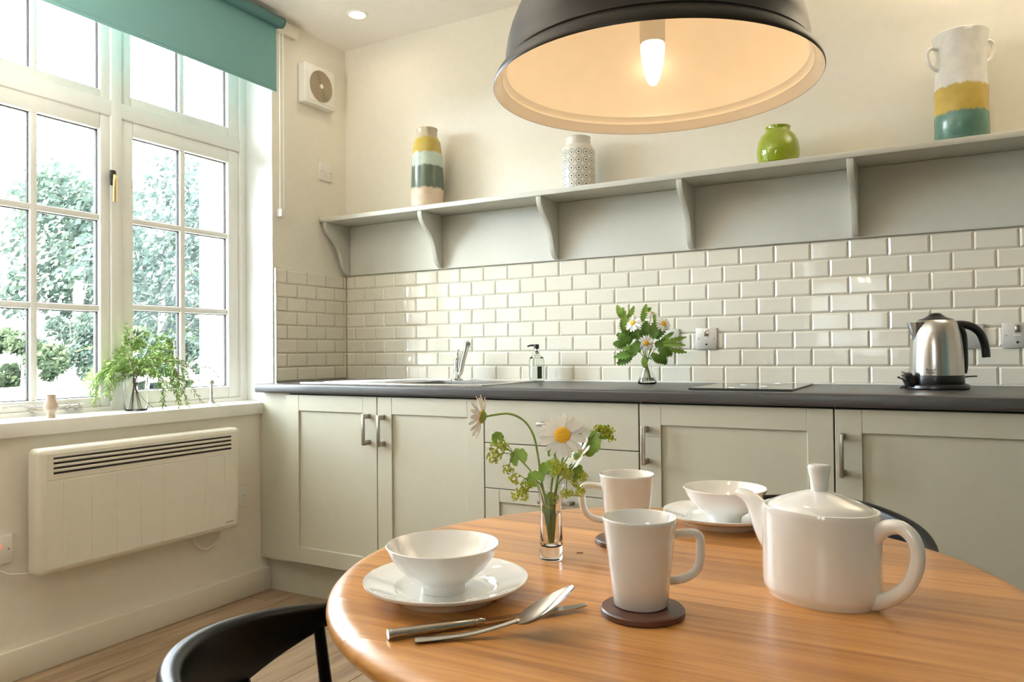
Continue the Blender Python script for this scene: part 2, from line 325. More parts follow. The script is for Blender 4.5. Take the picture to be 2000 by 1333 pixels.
# ------------------------------------------------------------------ room shell
RX, RY, RZ = 4.1, -4.4, 2.55
WY0, WY1, WZ0, WZ1, WT = -1.74, -.48, .79, 2.47, -.49      # window opening and wall thickness
b = BM()
box(b, WT,0, RY-.2,.2, -.3,WZ0); box(b, WT,0, RY-.2,.2, WZ1,RZ+.2); box(b, WT,0, WY1,.2, WZ0,WZ1); box(b, WT,0, RY-.2,WY0, WZ0,WZ1)
wall_left = struct('wall_left', b, 'wall')
b = BM(); box(b, 0,RX, 0,.2, -.3,RZ+.2); wall_back = struct('wall_back', b, 'wall')
b = BM(); box(b, RX,RX+.2, RY-.2,.2, -.3,RZ+.2); struct('wall_right', b, 'rear_wall')
b = BM(); box(b, RX-.04,RX-.001, -3.0,-1.5, .004,2.05, .004); d1 = struct('teal_reflector', b, 'reflector_teal', 30)  # invented teal door, put here for its tint in the teapot reflections
b = BM(); tube(b, [(RX-.04,-2.9,1.0),(RX-.09,-2.9,1.0),(RX-.09,-2.78,1.0)], .009, 10); obj('reflector_handle', b, 'steel', d1)
GX0, GX1, GZ0, GZ1 = 1.52, 2.22, .95, 2.05                    # second window, in the rear wall
b = BM(); box(b, 0,GX0, RY-.2,RY, -.3,RZ+.2); box(b, GX1,RX, RY-.2,RY, -.3,RZ+.2); box(b, GX0,GX1, RY-.2,RY, GZ1,RZ+.2); box(b, GX0,GX1, RY-.2,RY, -.3,GZ0)
struct('wall_rear', b, 'rear_wall')
b = BM()
for x0,x1,z0,z1 in ((GX0,GX0+.07,GZ0,GZ1),(GX1-.07,GX1,GZ0,GZ1),(GX0+.07,GX1-.07,GZ1-.08,GZ1),(GX0+.07,GX1-.07,GZ0,GZ0+.08),(GX0+.07,GX1-.07,1.50,1.525),((GX0+GX1)/2-.012,(GX0+GX1)/2+.012,GZ0+.08,GZ1-.08)): box(b, x0,x1, RY-.12,RY-.06, z0,z1, .004)
d1 = struct('window_2', b, 'white', 30)
b = BM(); box(b, GX0+.07,GX1-.07, RY-.095,RY-.091, GZ0+.1,GZ1-.06); obj('pane', b, 'pane', d1, smooth=0)
b = BM(); box(b, 0,RX, RY,0, RZ,RZ+.2); ceiling = struct('ceiling', b, 'ceiling')
b = BM(); box(b, 0,RX, RY,0, -.3,-.012); floor = struct('floor', b, 'dark_gap')
# floor planks run towards the tiled wall
b = BM(); box(b, -.0945,.0945, -.642,.642, -.012,0, .0018,1); pl0 = obj('plank', b, 'floor', floor, loc=(.0945,-.642,0), smooth=0)
first = True
for i in range(15):
    x = .0955+i*.191; off = (i*.47) % 1.286
    for k in range(-1, 4):
        y = -k*1.286-off
        if y-.642 > .0 or y+.642 < -3.3: continue
        if first: pl0.location = (x,y,0); first = False
        elif y+.642 <= .001 or True: inst(pl0, (x,y,0))
b = BM(); box(b, 0.0,.018, RY,-.5165, 0,.098, .004); struct('baseboard_left', b, 'trim', 30)

b = BM(); box(b, XF_,-.001, WY1-.003,WY1, .819,WZ1); box(b, XF_,-.001, WY0,WY0+.003, .819,WZ1); box(b, XF_,-.001, WY0,WY1, WZ1-.003,WZ1); obj('reveal_plaster', b, 'reveal', wall_left, smooth=0)
# splashback tiles
TW, TH, TZ = .125, .0633, .902
def tile_mesh(w, h=TH-.0022, d=.0068):
    t = bmesh.new(); w -= .0022; bv = min(.0060, w*.35)
    o_ = [(-w/2,-h/2),(w/2,-h/2),(w/2,h/2),(-w/2,h/2)]; i_ = [(-w/2+bv,-h/2+bv),(w/2-bv,-h/2+bv),(w/2-bv,h/2-bv),(-w/2+bv,h/2-bv)]
    B0 = [t.verts.new((x,0,z)) for x,z in o_]; B1 = [t.verts.new((x,-.0035,z)) for x,z in o_]; B2 = [t.verts.new((x,-d,z)) for x,z in i_]
    for A, B in ((B0,B1),(B1,B2)):
        for i in range(4): j = (i+1) % 4; t.faces.new((A[i],A[j],B[j],B[i]))
    t.faces.new(B2); bmesh.ops.recalc_face_normals(t, faces=t.faces)
    return t
cache = {}
def tile(parent, w, loc, rz):
    k = round(w,4)
    j = lambda s: random.uniform(-s,s)
    if k not in cache: cache[k] = obj('tile', tile_mesh(w), 'tile', parent, loc, (j(.009),0,rz+j(.008)), smooth=0); return
    inst(cache[k], loc, (j(.009),0,rz+j(.008)), parent)
for row in range(8):
    z = TZ+(7-row+.5)*TH; x0 = .0606 if row % 2 == 0 else .1231
    xs = [.006]+[x0+k*TW for k in range(28)]
    for a, c in zip(xs[:-1], xs[1:]):
        if c < 2.95: tile(wall_back, c-a, ((a+c)/2,-.003,z), 0)
    y0 = .03 if row % 2 == 0 else .0925
    ys = [.007]+[y0+k*TW for k in range(4)]; ys = [y for y in ys if y < .45]+[.472]
    for a, c in zip(ys[:-1], ys[1:]): tile(wall_left, c-a, (.003,-(a+c)/2,z), PI/2)
b = BM(); box(b, 0,2.945, -.004,0, .9,1.41); obj('grout', b, 'grout', wall_back, smooth=0)
b = BM(); box(b, 0,.004, -.474,-.004, .9,1.41); obj('grout', b, 'grout', wall_left, smooth=0)
b = BM(); box(b, .004,.012, -.4775,-.472, .9,1.41); obj('edge_trim', b, 'steel', wall_left, smooth=0)
b = BM(); box(b, .004,2.90, -.012,-.003, .8995,.906, .002); obj('sealant', b, 'white', wall_back)

# ------------------------------------------------------------------ window on the left wall
XF, XB = -.17, -.235
b = BM()
for y0,y1,z0,z1 in ((WY1-.037,WY1,WZ0,WZ1),(WY0,WY0+.037,WZ0,WZ1),(-1.131,-1.087,WZ0,WZ1),(WY0,WY1,WZ1-.05,WZ1),(WY0,WY1,WZ0,.835),(WY0,WY1,1.945,2.005)): box(b, XB+(.001 if z0 > 1.9 and z1 < 2.1 else 0),XF+(.0028 if y1-y0 > 1 else .004), y0,y1, z0,z1, .004)
win = struct('window_1', b, 'white', 30)
def casement(y0, y1, z0, z1, rows, frame=(.055,.055,.05,.055), bar=.024):
    """y0 right .. y1 left edges as |y|; panes in 2 columns"""
    l, r, tp, bt = frame
    b = BM(); Y0, Y1 = -y0, -y1; X0, X1 = XB+.012, XF-.006
    def fr(a0,a1,c0,c1): box(b, X0,X1, min(a0,a1),max(a0,a1), c0,c1, .005)
    fr(Y0,Y0-r,z0,z1); fr(Y1,Y1+l,z0,z1); fr(Y0-r,Y1+l,z1-tp,z1); fr(Y0-r,Y1+l,z0,z0+bt)
    gy0, gy1, gz0, gz1 = Y1+l, Y0-r, z0+bt, z1-tp
    cas = obj('casement', b, 'white', win, smooth=30)
    pw = (gy1-gy0-bar)/2; ph = (gz1-gz0-bar*(rows-1))/rows
    b = BM(); box(b, X0+.008,X1-.006, gy0+pw,gy0+pw+bar, gz0,gz1, .005)
    obj('glazing_bar', b, 'white', cas, smooth=30)
    for i in range(1,rows):
        b = BM(); z = gz0+ph*i+bar*(i-1); box(b, X0+.009,X1-.008, gy0,gy1, z,z+bar, .005); obj('glazing_bar', b, 'white', cas, smooth=30)
    for i in range(rows):
        for k in range(2):
            y = gy0+k*(pw+bar); z = gz0+i*(ph+bar)
            b = BM(); box(b, X0+.020,X0+.024, y,y+pw, z,z+ph); obj('pane', b, 'pane', cas, smooth=0)
            b = BM()                                               # dark glazing gasket round each pane
            for a0,a1,c0,c1 in ((y,y+.003,z,z+ph),(y+pw-.003,y+pw,z,z+ph),(y+.003,y+pw-.003,z,z+.003),(y+.003,y+pw-.003,z+ph-.003,z+ph)): box(b, X0+.016,X0+.028, a0,a1, c0,c1)
            obj('gasket', b, 'dark_gap', cas, smooth=0)
    return cas
casement(.517,1.087, .835,1.945, 3, (.053,.058,.058,.052))
cl = casement(1.131,1.703, .835,1.945, 3, (.058,.038,.058,.036))
casement(.517,1.087, 2.005,2.42, 1, (.045,.058,.05,.040))
casement(1.131,1.703, 2.005,2.42, 1, (.058,.036,.05,.035))
# cockspur handle and casement stay
b = BM(); tube(b, [(-.166,-1.126,1.735),(-.162,-1.126,1.70),(-.166,-1.126,1.678)], [(.012,.006),(.014,.01),(.010,.006)], 12); hh = obj('window_handle', b, 'black_plastic', win)
b = BM(); tube(b, catmull([(-.158,-1.125,1.712),(-.140,-1.132,1.712),(-.136,-1.136,1.690),(-.136,-1.137,1.610)],4), [(.007,.005)]*13, 10); obj('lever', b, 'gold', hh, label='brass lever')
b = BM(); tube(b, catmull([(-.158,-1.52,.856),(-.155,-1.46,.858),(-.150,-1.42,.850),(-.150,-1.25,.848)],4), (.004), 8); st = obj('window_stay', b, 'pewter', win)
for y in (-1.42,-1.30,-1.265):
    b = BM(); box(b, -.170,-.145, y-.010,y+.010, .832,.842, .002); tube(b, [(-.152,y,.840),(-.152,y,.856)], .004, 8); obj('stay_pin', b, 'pewter', st)
# sill board
b = BM(); box(b, XF-.01,.02, WY0-.08,-.556, .768,.818, .006); box(b, XF-.01,0.0, -.556,-.481, .768,.818, .003)
struct('trim_1', b, 'white', 30)
b = BM(); box(b, WT-.05,XB+.005, WY0,WY1, .70,.792); struct('trim_2', b, 'render', 0)

# ------------------------------------------------------------------ kitchen run
PLY = -.58
def handle(parent, x, z, vertical=True, L=.122):
    b = BM()
    if vertical:
        box(b, x-.006,x+.006, PLY-.040,PLY-.031, z-L/2,z+L/2, .0015)
        for s in (-1,1): box(b, x-.006,x+.006, PLY-.033,PLY+.001, z+s*(L/2-.010)-.009,z+s*(L/2-.010)+.009, .0015)
    else:
        box(b, x-L/2,x+L/2, PLY-.040,PLY-.031, z-.006,z+.006, .0015)
        for s in (-1,1): box(b, x+s*(L/2-.010)-.009,x+s*(L/2-.010)+.009, PLY-.033,PLY+.001, z-.006,z+.006, .0015)
    obj('handle', b, 'nickel', parent)
def shaker(name, root, x0, x1, z0, z1, st=.070, rl=.066):
    b = BM(); Y0, Y1 = PLY, PLY+.019
    box(b, x0,x0+st, Y0,Y1, z0,z1, .0012,1); box(b, x1-st,x1, Y0,Y1, z0,z1, .0012,1)
    box(b, x0+st,x1-st, Y0+.0004,Y1, z1-rl,z1, .0012,1); box(b, x0+st,x1-st, Y0+.0004,Y1, z0,z0+rl, .0012,1)
    d = obj(name, b, 'cab', root, smooth=0)
    b = BM(); box(b, x0+st-.002,x1-st+.002, Y0+.008,Y0+.014, z0+rl-.002,z1-rl+.002); obj('panel', b, 'cab', d, smooth=0)
    return d
def slab(root, x0, x1, z0, z1):
    b = BM(); box(b, x0,x1, PLY,PLY+.019, z0,z1, .0012,1); return obj('drawer', b, 'cab', root, smooth=0)
ZB, ZT = .157, .8555
def carcass(root, x0, x1):
    b = BM(); box(b, x0+.001,x0+.019, -.559,-.02, .15,.861); box(b, x1-.019,x1-.001, -.559,-.02, .15,.861); box(b, x0+.019,x1-.019, -.559,-.02, .15,.168); box(b, x0+.019,x1-.019, -.028,-.02, .168,.861); obj('body', b, 'cab', root, smooth=0)
    b = BM(); box(b, x0+.002,x1-.002, -.5605,-.559, ZB,.861); obj('shadow_gap', b, 'dark_gap', root, smooth=0)
c1 = thing('base_cabinet', 'grey green two-door base cabinet under the sink', 'cabinet', group='kitchen base units')
carcass(c1, .177, 1.155)
d = shaker('door', c1, .179,.6635, ZB,ZT); handle(d, .6255,.7285)
d = shaker('door', c1, .667,1.1525, ZB,ZT); handle(d, .700,.7265)
b = BM(); box(b, .001,.177, -.559,-.541, .148,.861); obj('filler_panel', b, 'cab', c1, smooth=0)
c2 = thing('drawer_unit', 'grey green three-drawer base unit behind the daisy vase', 'drawer unit', group='kitchen base units')
carcass(c2, 1.155,1.7365)
d = slab(c2, 1.157,1.7345, .7035,ZT); handle(d, 1.446,.7795, False)
d = slab(c2, 1.157,1.7345, .5425,.7005); handle(d, 1.446,.620, False)
d = shaker('drawer', c2, 1.157,1.7345, ZB,.5395, .058,.045); handle(d, 1.446,.517, False)
c3 = thing('base_cabinet', 'grey green single-door base cabinet under the black hob', 'cabinet', group='kitchen base units')
carcass(c3, 1.7365,2.316)
d = shaker('door', c3, 1.739,2.3145, ZB,ZT); handle(d, 1.762,.7255)
c4 = thing('base_cabinet', 'grey green single-door base cabinet below the kettle', 'cabinet', group='kitchen base units')
carcass(c4, 2.316,2.895)
d = shaker('door', c4, 2.3185,2.893, ZB,ZT); handle(d, 2.338,.7285)
b = BM(); box(b, .0,2.893, -.516,-.498, 0,.149); tag(obj('plinth', b, 'cab', smooth=0), 'grey green plinth board under the row of base cabinets', 'plinth')
# worktop with an opening for the sink bowl
HX0,HX1,HY0,HY1 = .67,1.06,-.475,-.165
t = bmesh.new(); bmesh.ops.create_cube(t, size=1)
for v in t.verts: v.co = Vector((1.4575+v.co.x*2.885, -.538+v.co.y*.126, .881+v.co.z*.038))
bmesh.ops.bevel(t, geom=[e for e in t.edges if abs(e.verts[0].co.y+.601) < 1e-4 and abs(e.verts[1].co.y+.601) < 1e-4 and abs(e.verts[0].co.x-e.verts[1].co.x) > 1], offset=.009, segments=4, profile=.5, affect='EDGES')
b = BM(); merge(b, t)
box(b, .004,HX0, -.475,-.004, .862,.9); box(b, HX1,2.90, -.475,-.004, .862,.9); box(b, HX0,HX1, HY1,-.004, .862,.9)
tag(obj('worktop', b, 'worktop', smooth=30), 'dark slate grey worktop with a rounded front edge running along the tiled wall', 'worktop')

# sink
sk = thing('sink', 'stainless steel inset sink with drainer at the left end of the worktop', 'sink', (.66,-.29,.9))
b = BM()
x0,x1,y0,y1 = .212-.66,1.122-.66,-.535+.29,-.048+.29; hx0,hx1,hy0,hy1 = HX0+.012-.66,HX1-.012-.66,HY0+.012+.29,HY1-.012+.29
box(b, x0,x1, y0,hy0, 0,.004, .001,1); box(b, x0,x1, hy1,y1, 0,.004, .001,1); box(b, x0,hx0, hy0,hy1, 0,.004); box(b, hx1,x1, hy0,hy1, 0,.004)
for a in ((x0,x1,y0,y0+.012),(x0,x1,y1-.012,y1),(x0,x0+.012,y0,y1),(x1-.012,x1,y0,y1)): box(b, a[0],a[1],a[2],a[3], .002,.0065, .002,2)
obj('sink_top', b, 'steel', sk)
b = BM()
for a in ((hx0,hx0+.002,hy0,hy1),(hx1-.002,hx1,hy0,hy1),(hx0,hx1,hy0,hy0+.002),(hx0,hx1,hy1-.002,hy1)): box(b, *a, -.15,.003)
box(b, hx0,hx1, hy0,hy1, -.152,-.150); obj('basin', b, 'steel', sk)
for i in range(7):
    b = BM(); box(b, x0+.04,hx0-.03, -.14+i*.05-.006,-.14+i*.05+.006, .003,.0062, .0025); obj('drainer_rib', b, 'steel', sk)
tp = thing('mixer_tap', 'chrome single-lever mixer tap behind the sink bowl', 'tap', (.735,-.115,.904), math.radians(29))
b = BM(); lathe(b, [(0,0),(.027,0),(.027,.006),(.018,.010),(.0165,.02),(.0165,.075),(.0165,.095),(.012,.108),(.007,.118),(0,.121)], 24); obj('body', b, 'chrome', tp)
b = BM(); tube(b, catmull([(.004,-.008,.028),(.016,-.014,.036),(.028,-.03,.085),(.040,-.045,.125),(.048,-.053,.150)],5), [.0105]*12+[.0115]*9, 14); sp_ = obj('spout', b, 'chrome', tp)
b = BM(); tube(b, [(.046,-.051,.146),(.052,-.057,.166)], .0145, 14); tube(b, [(.051,-.056,.163),(.0535,-.074,.158)], [.012,.010], 12); obj('nozzle', b, 'chrome', sp_)
b = BM(); tube(b, [(0,0,.112),(.004,-.006,.126)], [.009,.006], 10); tube(b, [(.003,-.005,.122),(.010,-.040,.132)], [.006,.004], 8); obj('lever', b, 'chrome', tp)

# soap dispenser
so = thing('soap_dispenser', 'clear glass pump soap bottle standing right of the sink', 'soap dispenser', (1.118,-.095,.9))
b = BM(); lathe(b, [(0,.001),(.030,.001),(.033,.004),(.033,.085),(.030,.100),(.020,.110),(.012,.113),(.012,.118),(.0105,.118),(.0105,.112),(.018,.107),(.028,.098),(.031,.084),(.031,.006),(0,.005)], 32); obj('bottle', b, 'soap_glass', so)
b = BM(); lathe(b, [(0,.0065),(.0300,.0065),(.0300,.070),(0,.070)], 32); obj('liquid', b, 'water', so)
b = BM(); lathe(b, [(0,.116),(.014,.116),(.014,.126),(.010,.128),(.0055,.130),(.0055,.142),(0,.142)], 20); obj('collar', b, 'steel', so)
b = BM(); lathe(b, [(0,.138),(.011,.138),(.011,.157),(0,.158)], 18); tube(b, [(0,0,.152),(-.020,-.010,.153),(-.034,-.017,.149)], [.005,.004,.0035], 8); obj('pump', b, 'black_plastic', so)
b = BM(); box(b, -.010,.010, -.0338,-.0334, .015,.065); obj('printed_label', b, 'text', so, rot=(0,0,.85))

# hob
hb = thing('hob', 'black glass domino hob set flush in the worktop', 'hob', (2.04,-.285,.9))
b = BM(); box(b, -.155,.155, -.238,.238, .0005,.006, .0015,1); obj('glass_plate', b, 'hob', hb, smooth=0)
b = BM(); box(b, -.157,.157, -.240,-.2375, .0002,.0068, .0008,1); obj('edge_strip', b, 'dark_gap', hb, smooth=0)
for yy, r in ((-.10,.075),(.10,.09)):
    b = BM(); lathe(b, [(r,.0060),(r,.0064),(r-.002,.0064),(r-.002,.0060)], 40, Matrix.Translation((0,yy,0)), closed=True); obj('cooking_zone', b, 'steel', hb)

# socket plates on the tiles
def plate(x, z, label, m='satin_plate', switch=True):
    t = thing('switch_plate', label, 'switch', (x,-.0085,z), group='metal plates on the tiled wall')
    b = BM(); box(b, -.0405,.0405, -.007,.0008, -.0405,.0405, .002,2); obj('plate', b, m, t)
    for s in (-1,1): b = BM(); lathe(b, [(0,0),(.0035,0),(.003,.0012),(0,.0012)], 12, Matrix.Translation((s*.030,-.0068,0)) @ Matrix.Rotation(PI/2,4,'X')); obj('screw', b, 'pewter', t)
    if switch:
        b = BM(); box(b, -.008,.008, -.0105,-.005, .010,.034, .0015); obj('rocker', b, 'steel', t)
        b = BM(); box(b, -.010,.010, -.0080,-.0065, -.002,.002, .0004,1); obj('marking', b, 'white_plastic', t)
        b = BM(); lathe(b, [(0,0),(.004,0),(.0035,.002),(0,.0025)], 12, Matrix.Translation((0,-.0068,-.022)) @ Matrix.Rotation(PI/2,4,'X')); obj('indicator', b, 'black_plastic', t)
plate(1.808,1.070, 'satin steel switch plate on the tiles just right of the bouquet')
plate(1.662,1.070, 'satin steel plate on the tiles mostly hidden by the bouquet', switch=False)
plate(2.668,1.063, 'satin steel plate seen through the loop of the kettle handle', switch=False)
plate(2.800,1.064, 'satin steel switch plate on the tiles at the right edge, beyond the kettle')

# ------------------------------------------------------------------ wall shelf
sh = thing('wall_shelf', 'long pale grey wall shelf with scrolled brackets above the tiles', 'shelf', (0,0,1.41))
b = BM(); box(b, .002,2.96, -.192,0, .246,.267, .003); obj('shelf_board', b, 'board', sh)
b = BM(); box(b, .004,2.955, -.018,0, .002,.246, .002,1); obj('backboard', b, 'board', sh)
prof = [(-.018,.246),(-.186,.246),(-.186,.232),(-.181,.214),(-.168,.196),(-.145,.176),(-.118,.154),(-.097,.128),(-.083,.100),(-.073,.068),(-.064,.040),(-.050,.018),(-.034,.008),(-.018,.006)]
b = BM(); prism(b, prof, -.011,.011, 'x', bev=.0015); br0 = obj('bracket', b, 'board', sh, loc=(.030,0,0), smooth=30)
for x in (.588,1.180,1.760,2.335,2.915): inst(br0, (x,0,0))

# vases on the shelf
SZ = 1.677
def vase(name, label, prof, m, x, y, cat='vase', group='pottery on the wall shelf', n=56):
    b = BM(); lathe(b, prof, n); o = obj(name, b, m, loc=(x,y,SZ), smooth=40); return tag(o, label, cat, group)
vase('ceramic_vase', 'tall glazed vase in bands of cream, mustard, pale aqua and grey green', [(0,.001),(.070,.001),(.0735,.005),(.0745,.08),(.072,.16),(.067,.24),(.060,.298),(.050,.318),(.045,.328),(.0455,.350),(.048,.360),(.046,.362),(.042,.357),(.041,.330),(.055,.30),(.062,.24),(.068,.1),(.066,.01),(0,.008)], 'vase_a', .578,-.108)
vase('ceramic_jar', 'white cylinder jar printed with rows of small grey rings', [(0,.001),(.062,.001),(.067,.005),(.068,.05),(.067,.158),(.060,.172),(.052,.180),(.050,.208),(.052,.212),(.050,.214),(.046,.210),(.046,.182),(.056,.168),(.062,.15),(.062,.01),(0,.008)], 'rings', 1.322,-.105)
vase('ceramic_pot', 'round glossy lime green pot with a short collar', [(0,.001),(.055,.001),(.064,.006),(.0715,.03),(.0725,.05),(.068,.080),(.057,.104),(.043,.117),(.0405,.124),(.043,.134),(.041,.136),(.037,.132),(.036,.120),(.05,.1),(.062,.07),(.064,.03),(.05,.01),(0,.008)], 'green_glaze', 2.097,-.115)
jg = thing('ceramic_jug', 'tall two-handled jug, white above mustard and teal glaze bands', 'jug', (2.655,-.108,SZ), group='pottery on the wall shelf')
b = BM(); lathe(b, [(0,.001),(.072,.001),(.0765,.006),(.0765,.08),(.0750,.09),(.0760,.17),(.0735,.18),(.0735,.30),(.0775,.335),(.0785,.345),(.0765,.347),(.073,.34),(.069,.30),(.069,.02),(0,.01)], 64)
for v in b.verts: v.co.xy *= 1+.012*mnoise.noise(v.co*28)
obj('body', b, 'vase_d', jg, smooth=50)
for s, zz in ((-1,.262),(1,.285)):
    a = math.radians(29.2); pts = [(.072,zz+.038),(.092,zz+.042),(.105,zz+.030),(.104,zz+.005),(.093,zz-.018),(.073,zz-.030)]
    b = BM(); tube(b, [(s*p[0]*math.cos(a),s*p[0]*math.sin(a),p[1]) for p in catmull([(q[0],0,q[1]) for q in pts],5) for p in [(p.x,p.z)]], .0062, 10); obj('handle', b, 'china', jg)

# ------------------------------------------------------------------ things on the left wall
ht = thing('panel_heater', 'cream electric panel heater mounted under the window', 'heater', (0,-1.15,.327))
b = BM(); box(b, .032,.0992, -.398,.397, 0,.404, .018,4); obj('casing', b, 'heater', ht)
ys = [-.372]+[-(y)-.0 for y in ()]
gr = [-.372,-.318,-.225,-.134,-.043,.046,.142,.233,.318,.372]
for a, c in zip(gr[:-1], gr[1:]):
    b = BM(); box(b, .094,.1005, a+.0006,c-.0006, .018,.298, .0012,1); obj('panel', b, 'heater', ht, smooth=30)
b = BM(); box(b, .094,.1005, -.372,.372, .301,.388, .0015,1)
g = obj('grille', b, 'heater', ht, smooth=30)
for i in range(4):
    z = .3235+i*.0158; b = BM(); box(b, .0990,.1011, -.372+.022,.350, z-.0032,z+.0032); obj('slot', b, 'dark_gap', g, smooth=0)
    if i < 3:
        b = BM(); box(b, .0990,.1030, -.348,.348, z+.0036,z+.0122, .0015,1); obj('louvre', b, 'heater', g, smooth=30)
b = BM(); box(b, .0985,.1016, .322,.360, .030,.0345, .0005,1); obj('badge', b, 'pewter', ht)
b = BM(); tube(b, catmull([(.03,.225,.02),(.024,.232,-.03),(.022,.265,-.066),(.022,.305,-.075),(.024,.345,-.055),(.026,.352,-.020),(.03,.345,.02)],6), .0055, 8); obj('flex', b, 'white_plastic', ht)
def wplate(name, y, z, label, w=.043, neon=False):
    t = thing(name, label, 'switch', (0,y,z), group='white plates on the left wall')
    b = BM(); box(b, -.0006,.010, -w,w, -.043,.043, .0025,2); obj('plate', b, 'white_plastic', t)
    for s in (-1,1): b = BM(); lathe(b, [(0,0),(.0035,0),(.003,.0012),(0,.0012)], 12, Matrix.Translation((.0098,s*.030,.0)) @ Matrix.Rotation(PI/2,4,'Y')); obj('screw', b, 'pewter', t)
    b = BM(); box(b, .009,.0135, -.012,.004, -.022,.004, .0015); obj('rocker', b, 'white_plastic', t)
    if neon: b = BM(); box(b, .009,.0128, -.006,.008, .008,.016, .0015); obj('neon', b, 'neon', t, label='glowing red neon')
    return t
wplate('wall_switch', -.148,1.906, 'white fused switch plate on the wall below the extractor fan')
s1 = wplate('wall_switch', -1.618,.420, 'white spur plate with glowing red neon left of the heater', neon=True)
b = BM(); tube(b, catmull([(.006,-.02,-.042),(.014,-.005,-.058),(.014,.03,-.080),(.016,.09,-.093)],5), .004, 8); obj('flex', b, 'white_plastic', s1)
wplate('wall_switch', -.690,.430, 'white socket plate half hidden behind the right end of the heater')
fan = thing('extractor_fan', 'square white wall extractor fan with a round grille', 'extractor fan', (0,-.224,2.293))
b = BM(); box(b, 0,.046, -.101,.101, -.094,.094, .008,3); obj('housing', b, 'white_plastic', fan)
b = BM(); box(b, .044,.049, -.085,.085, -.080,.080, .003,2); obj('cover', b, 'white_plastic', fan)
b = BM(); lathe(b, [(0,0),(.0725,0),(.0725,.0008),(0,.0008)], 48, Matrix.Translation((.0487,0,0)) @ Matrix.Rotation(PI/2,4,'Y')); gl = obj('grille', b, 'dark_gap', fan)
for i in range(9):
    r = .0745-i*.0082; b = BM(); lathe(b, [(r,0),(r-.0055,0),(r-.0055,.003),(r,.003)], 40, Matrix.Translation((.0490,0,0)) @ Matrix.Rotation(PI/2,4,'Y'), closed=True); obj('grille_ring', b, 'fan_grille', gl)
b = BM(); lathe(b, [(0,0),(.010,0),(.010,.006),(0,.007)], 20, Matrix.Translation((.0490,0,0)) @ Matrix.Rotation(PI/2,4,'Y')); obj('hub', b, 'white_plastic', gl)

# roller blind on its batten
b = BM(); box(b, 0,.028, -1.9,-.345, 2.478,2.528, .003); tag(obj('blind_batten', b, 'trim', smooth=30), 'cream wooden batten behind the roller blind, close under the ceiling', 'batten')
bl = thing('roller_blind', 'teal roller blind half lowered over the window', 'blind', (.03,-1.13,2.50))
b = BM(); tube(b, [(.026,-.66,0),(.026,.650,0)], .0235, 24); obj('tube', b, 'teal_dark', bl)
for y in (-.663,.653):
    b = BM(); tube(b, [(.026,y-.003,0),(.026,y+.003,0)], .025, 24); box(b, -.002,.014, y-.002,y+.002, -.02,.02); obj('bracket', b, 'teal_dark', bl)
b = BM(); box(b, .0015,.0030, -.655,.643, -.297,.0); obj('fabric', b, 'teal', bl, smooth=0)
b = BM(); box(b, -.0020,.0065, -.655,.643, -.307,-.292, .003,2); obj('bottom_bar', b, 'teal', bl)
ch = thing('blind_chain', 'white loop chain of the roller blind hanging by the window reveal', 'blind chain', (.026,-.450,1.655))
for y in (-.012,.012):
    b = BM(); tube(b, [(0,y,.02),(0,y*.9,.45),(0,y*.8,.835)], .0022, 6); obj('strand', b, 'white_plastic', ch)
b = BM(); box(b, -.026,.006, -.010,.010, -.012,.024, .004); obj('tensioner', b, 'white_plastic', ch)

# downlights in the ceiling
def downlight(x, y, label, first=None):
    t = thing('downlight', label, 'downlight', (x,y,RZ))
    b = BM(); lathe(b, [(.034,0),(.046,0),(.046,-.004),(.040,-.006),(.034,-.003)], 36, closed=True); obj('rim', b, 'white', t)
    b = BM(); lathe(b, [(0,-.0025),(.034,-.0025),(.034,-.0005),(0,-.0005)], 32); obj('lens', b, 'downlight', t)
    l = lamp('downlight_lamp', 'AREA', (0,0,-.012), DL, WARM, shape='DISK', size=.07); l.parent = t; l.data.spread = math.radians(165)
DL = .55
downlight(.33,-.29, 'small round lit downlight in the ceiling near the corner above the fan')

# ------------------------------------------------------------------ dining table
TX, TY, TR, TT = 2.2469, -1.9104, .442, .73
tb = thing('dining_table', 'round honey oak dining table laid for tea', 'table', (TX,TY,0))
edges = [-.46,-.372,-.283,-.197,-.106,-.012,.078,.168,.232,.318,.46]
prof = [(0,TT-.030),(TR-.016,TT-.030)]+[(TR-.016+.016*math.sin(a),TT-.016-.014*math.cos(a)) for a in (PI/8,PI/4,3*PI/8)]+[(TR,TT-.016)]+[(TR-.030+.030*math.cos(a),TT-.016+.016*math.sin(a)) for a in (PI/10,PI/5,3*PI/10,4*PI/10)]+[(TR-.030,TT),(0,TT)]
base = BM(); lathe(base, prof, 128)
for a, c in zip(edges[:-1], edges[1:]):
    t = base.copy()
    for co, no in (((0,a+.00012,0),(0,-1,0)),((0,c-.00012,0),(0,1,0))):
        r = bmesh.ops.bisect_plane(t, geom=t.verts[:]+t.edges[:]+t.faces[:], plane_co=co, plane_no=no, clear_outer=True)
        ed = [e for e in r['geom_cut'] if isinstance(e, bmesh.types.BMEdge)]
        bmesh.ops.holes_fill(t, edges=ed)
    obj('board', t, 'oak', tb, smooth=30)
base.free()
for deg in (-50,20,130,200):
    x, y = .31*math.cos(math.radians(deg)), .31*math.sin(math.radians(deg))
    b = BM(); lathe(b, [(0,0),(.017,0),(.019,.01),(.026,.6),(.028,.64),(0,.64)], 20, Matrix.Translation((x,y,0))); obj('leg', b, 'oak', tb)
b = BM(); lathe(b, [(.30,.64),(.33,.64),(.33,.70),(.30,.70)], 64, closed=True); obj('apron', b, 'oak', tb)

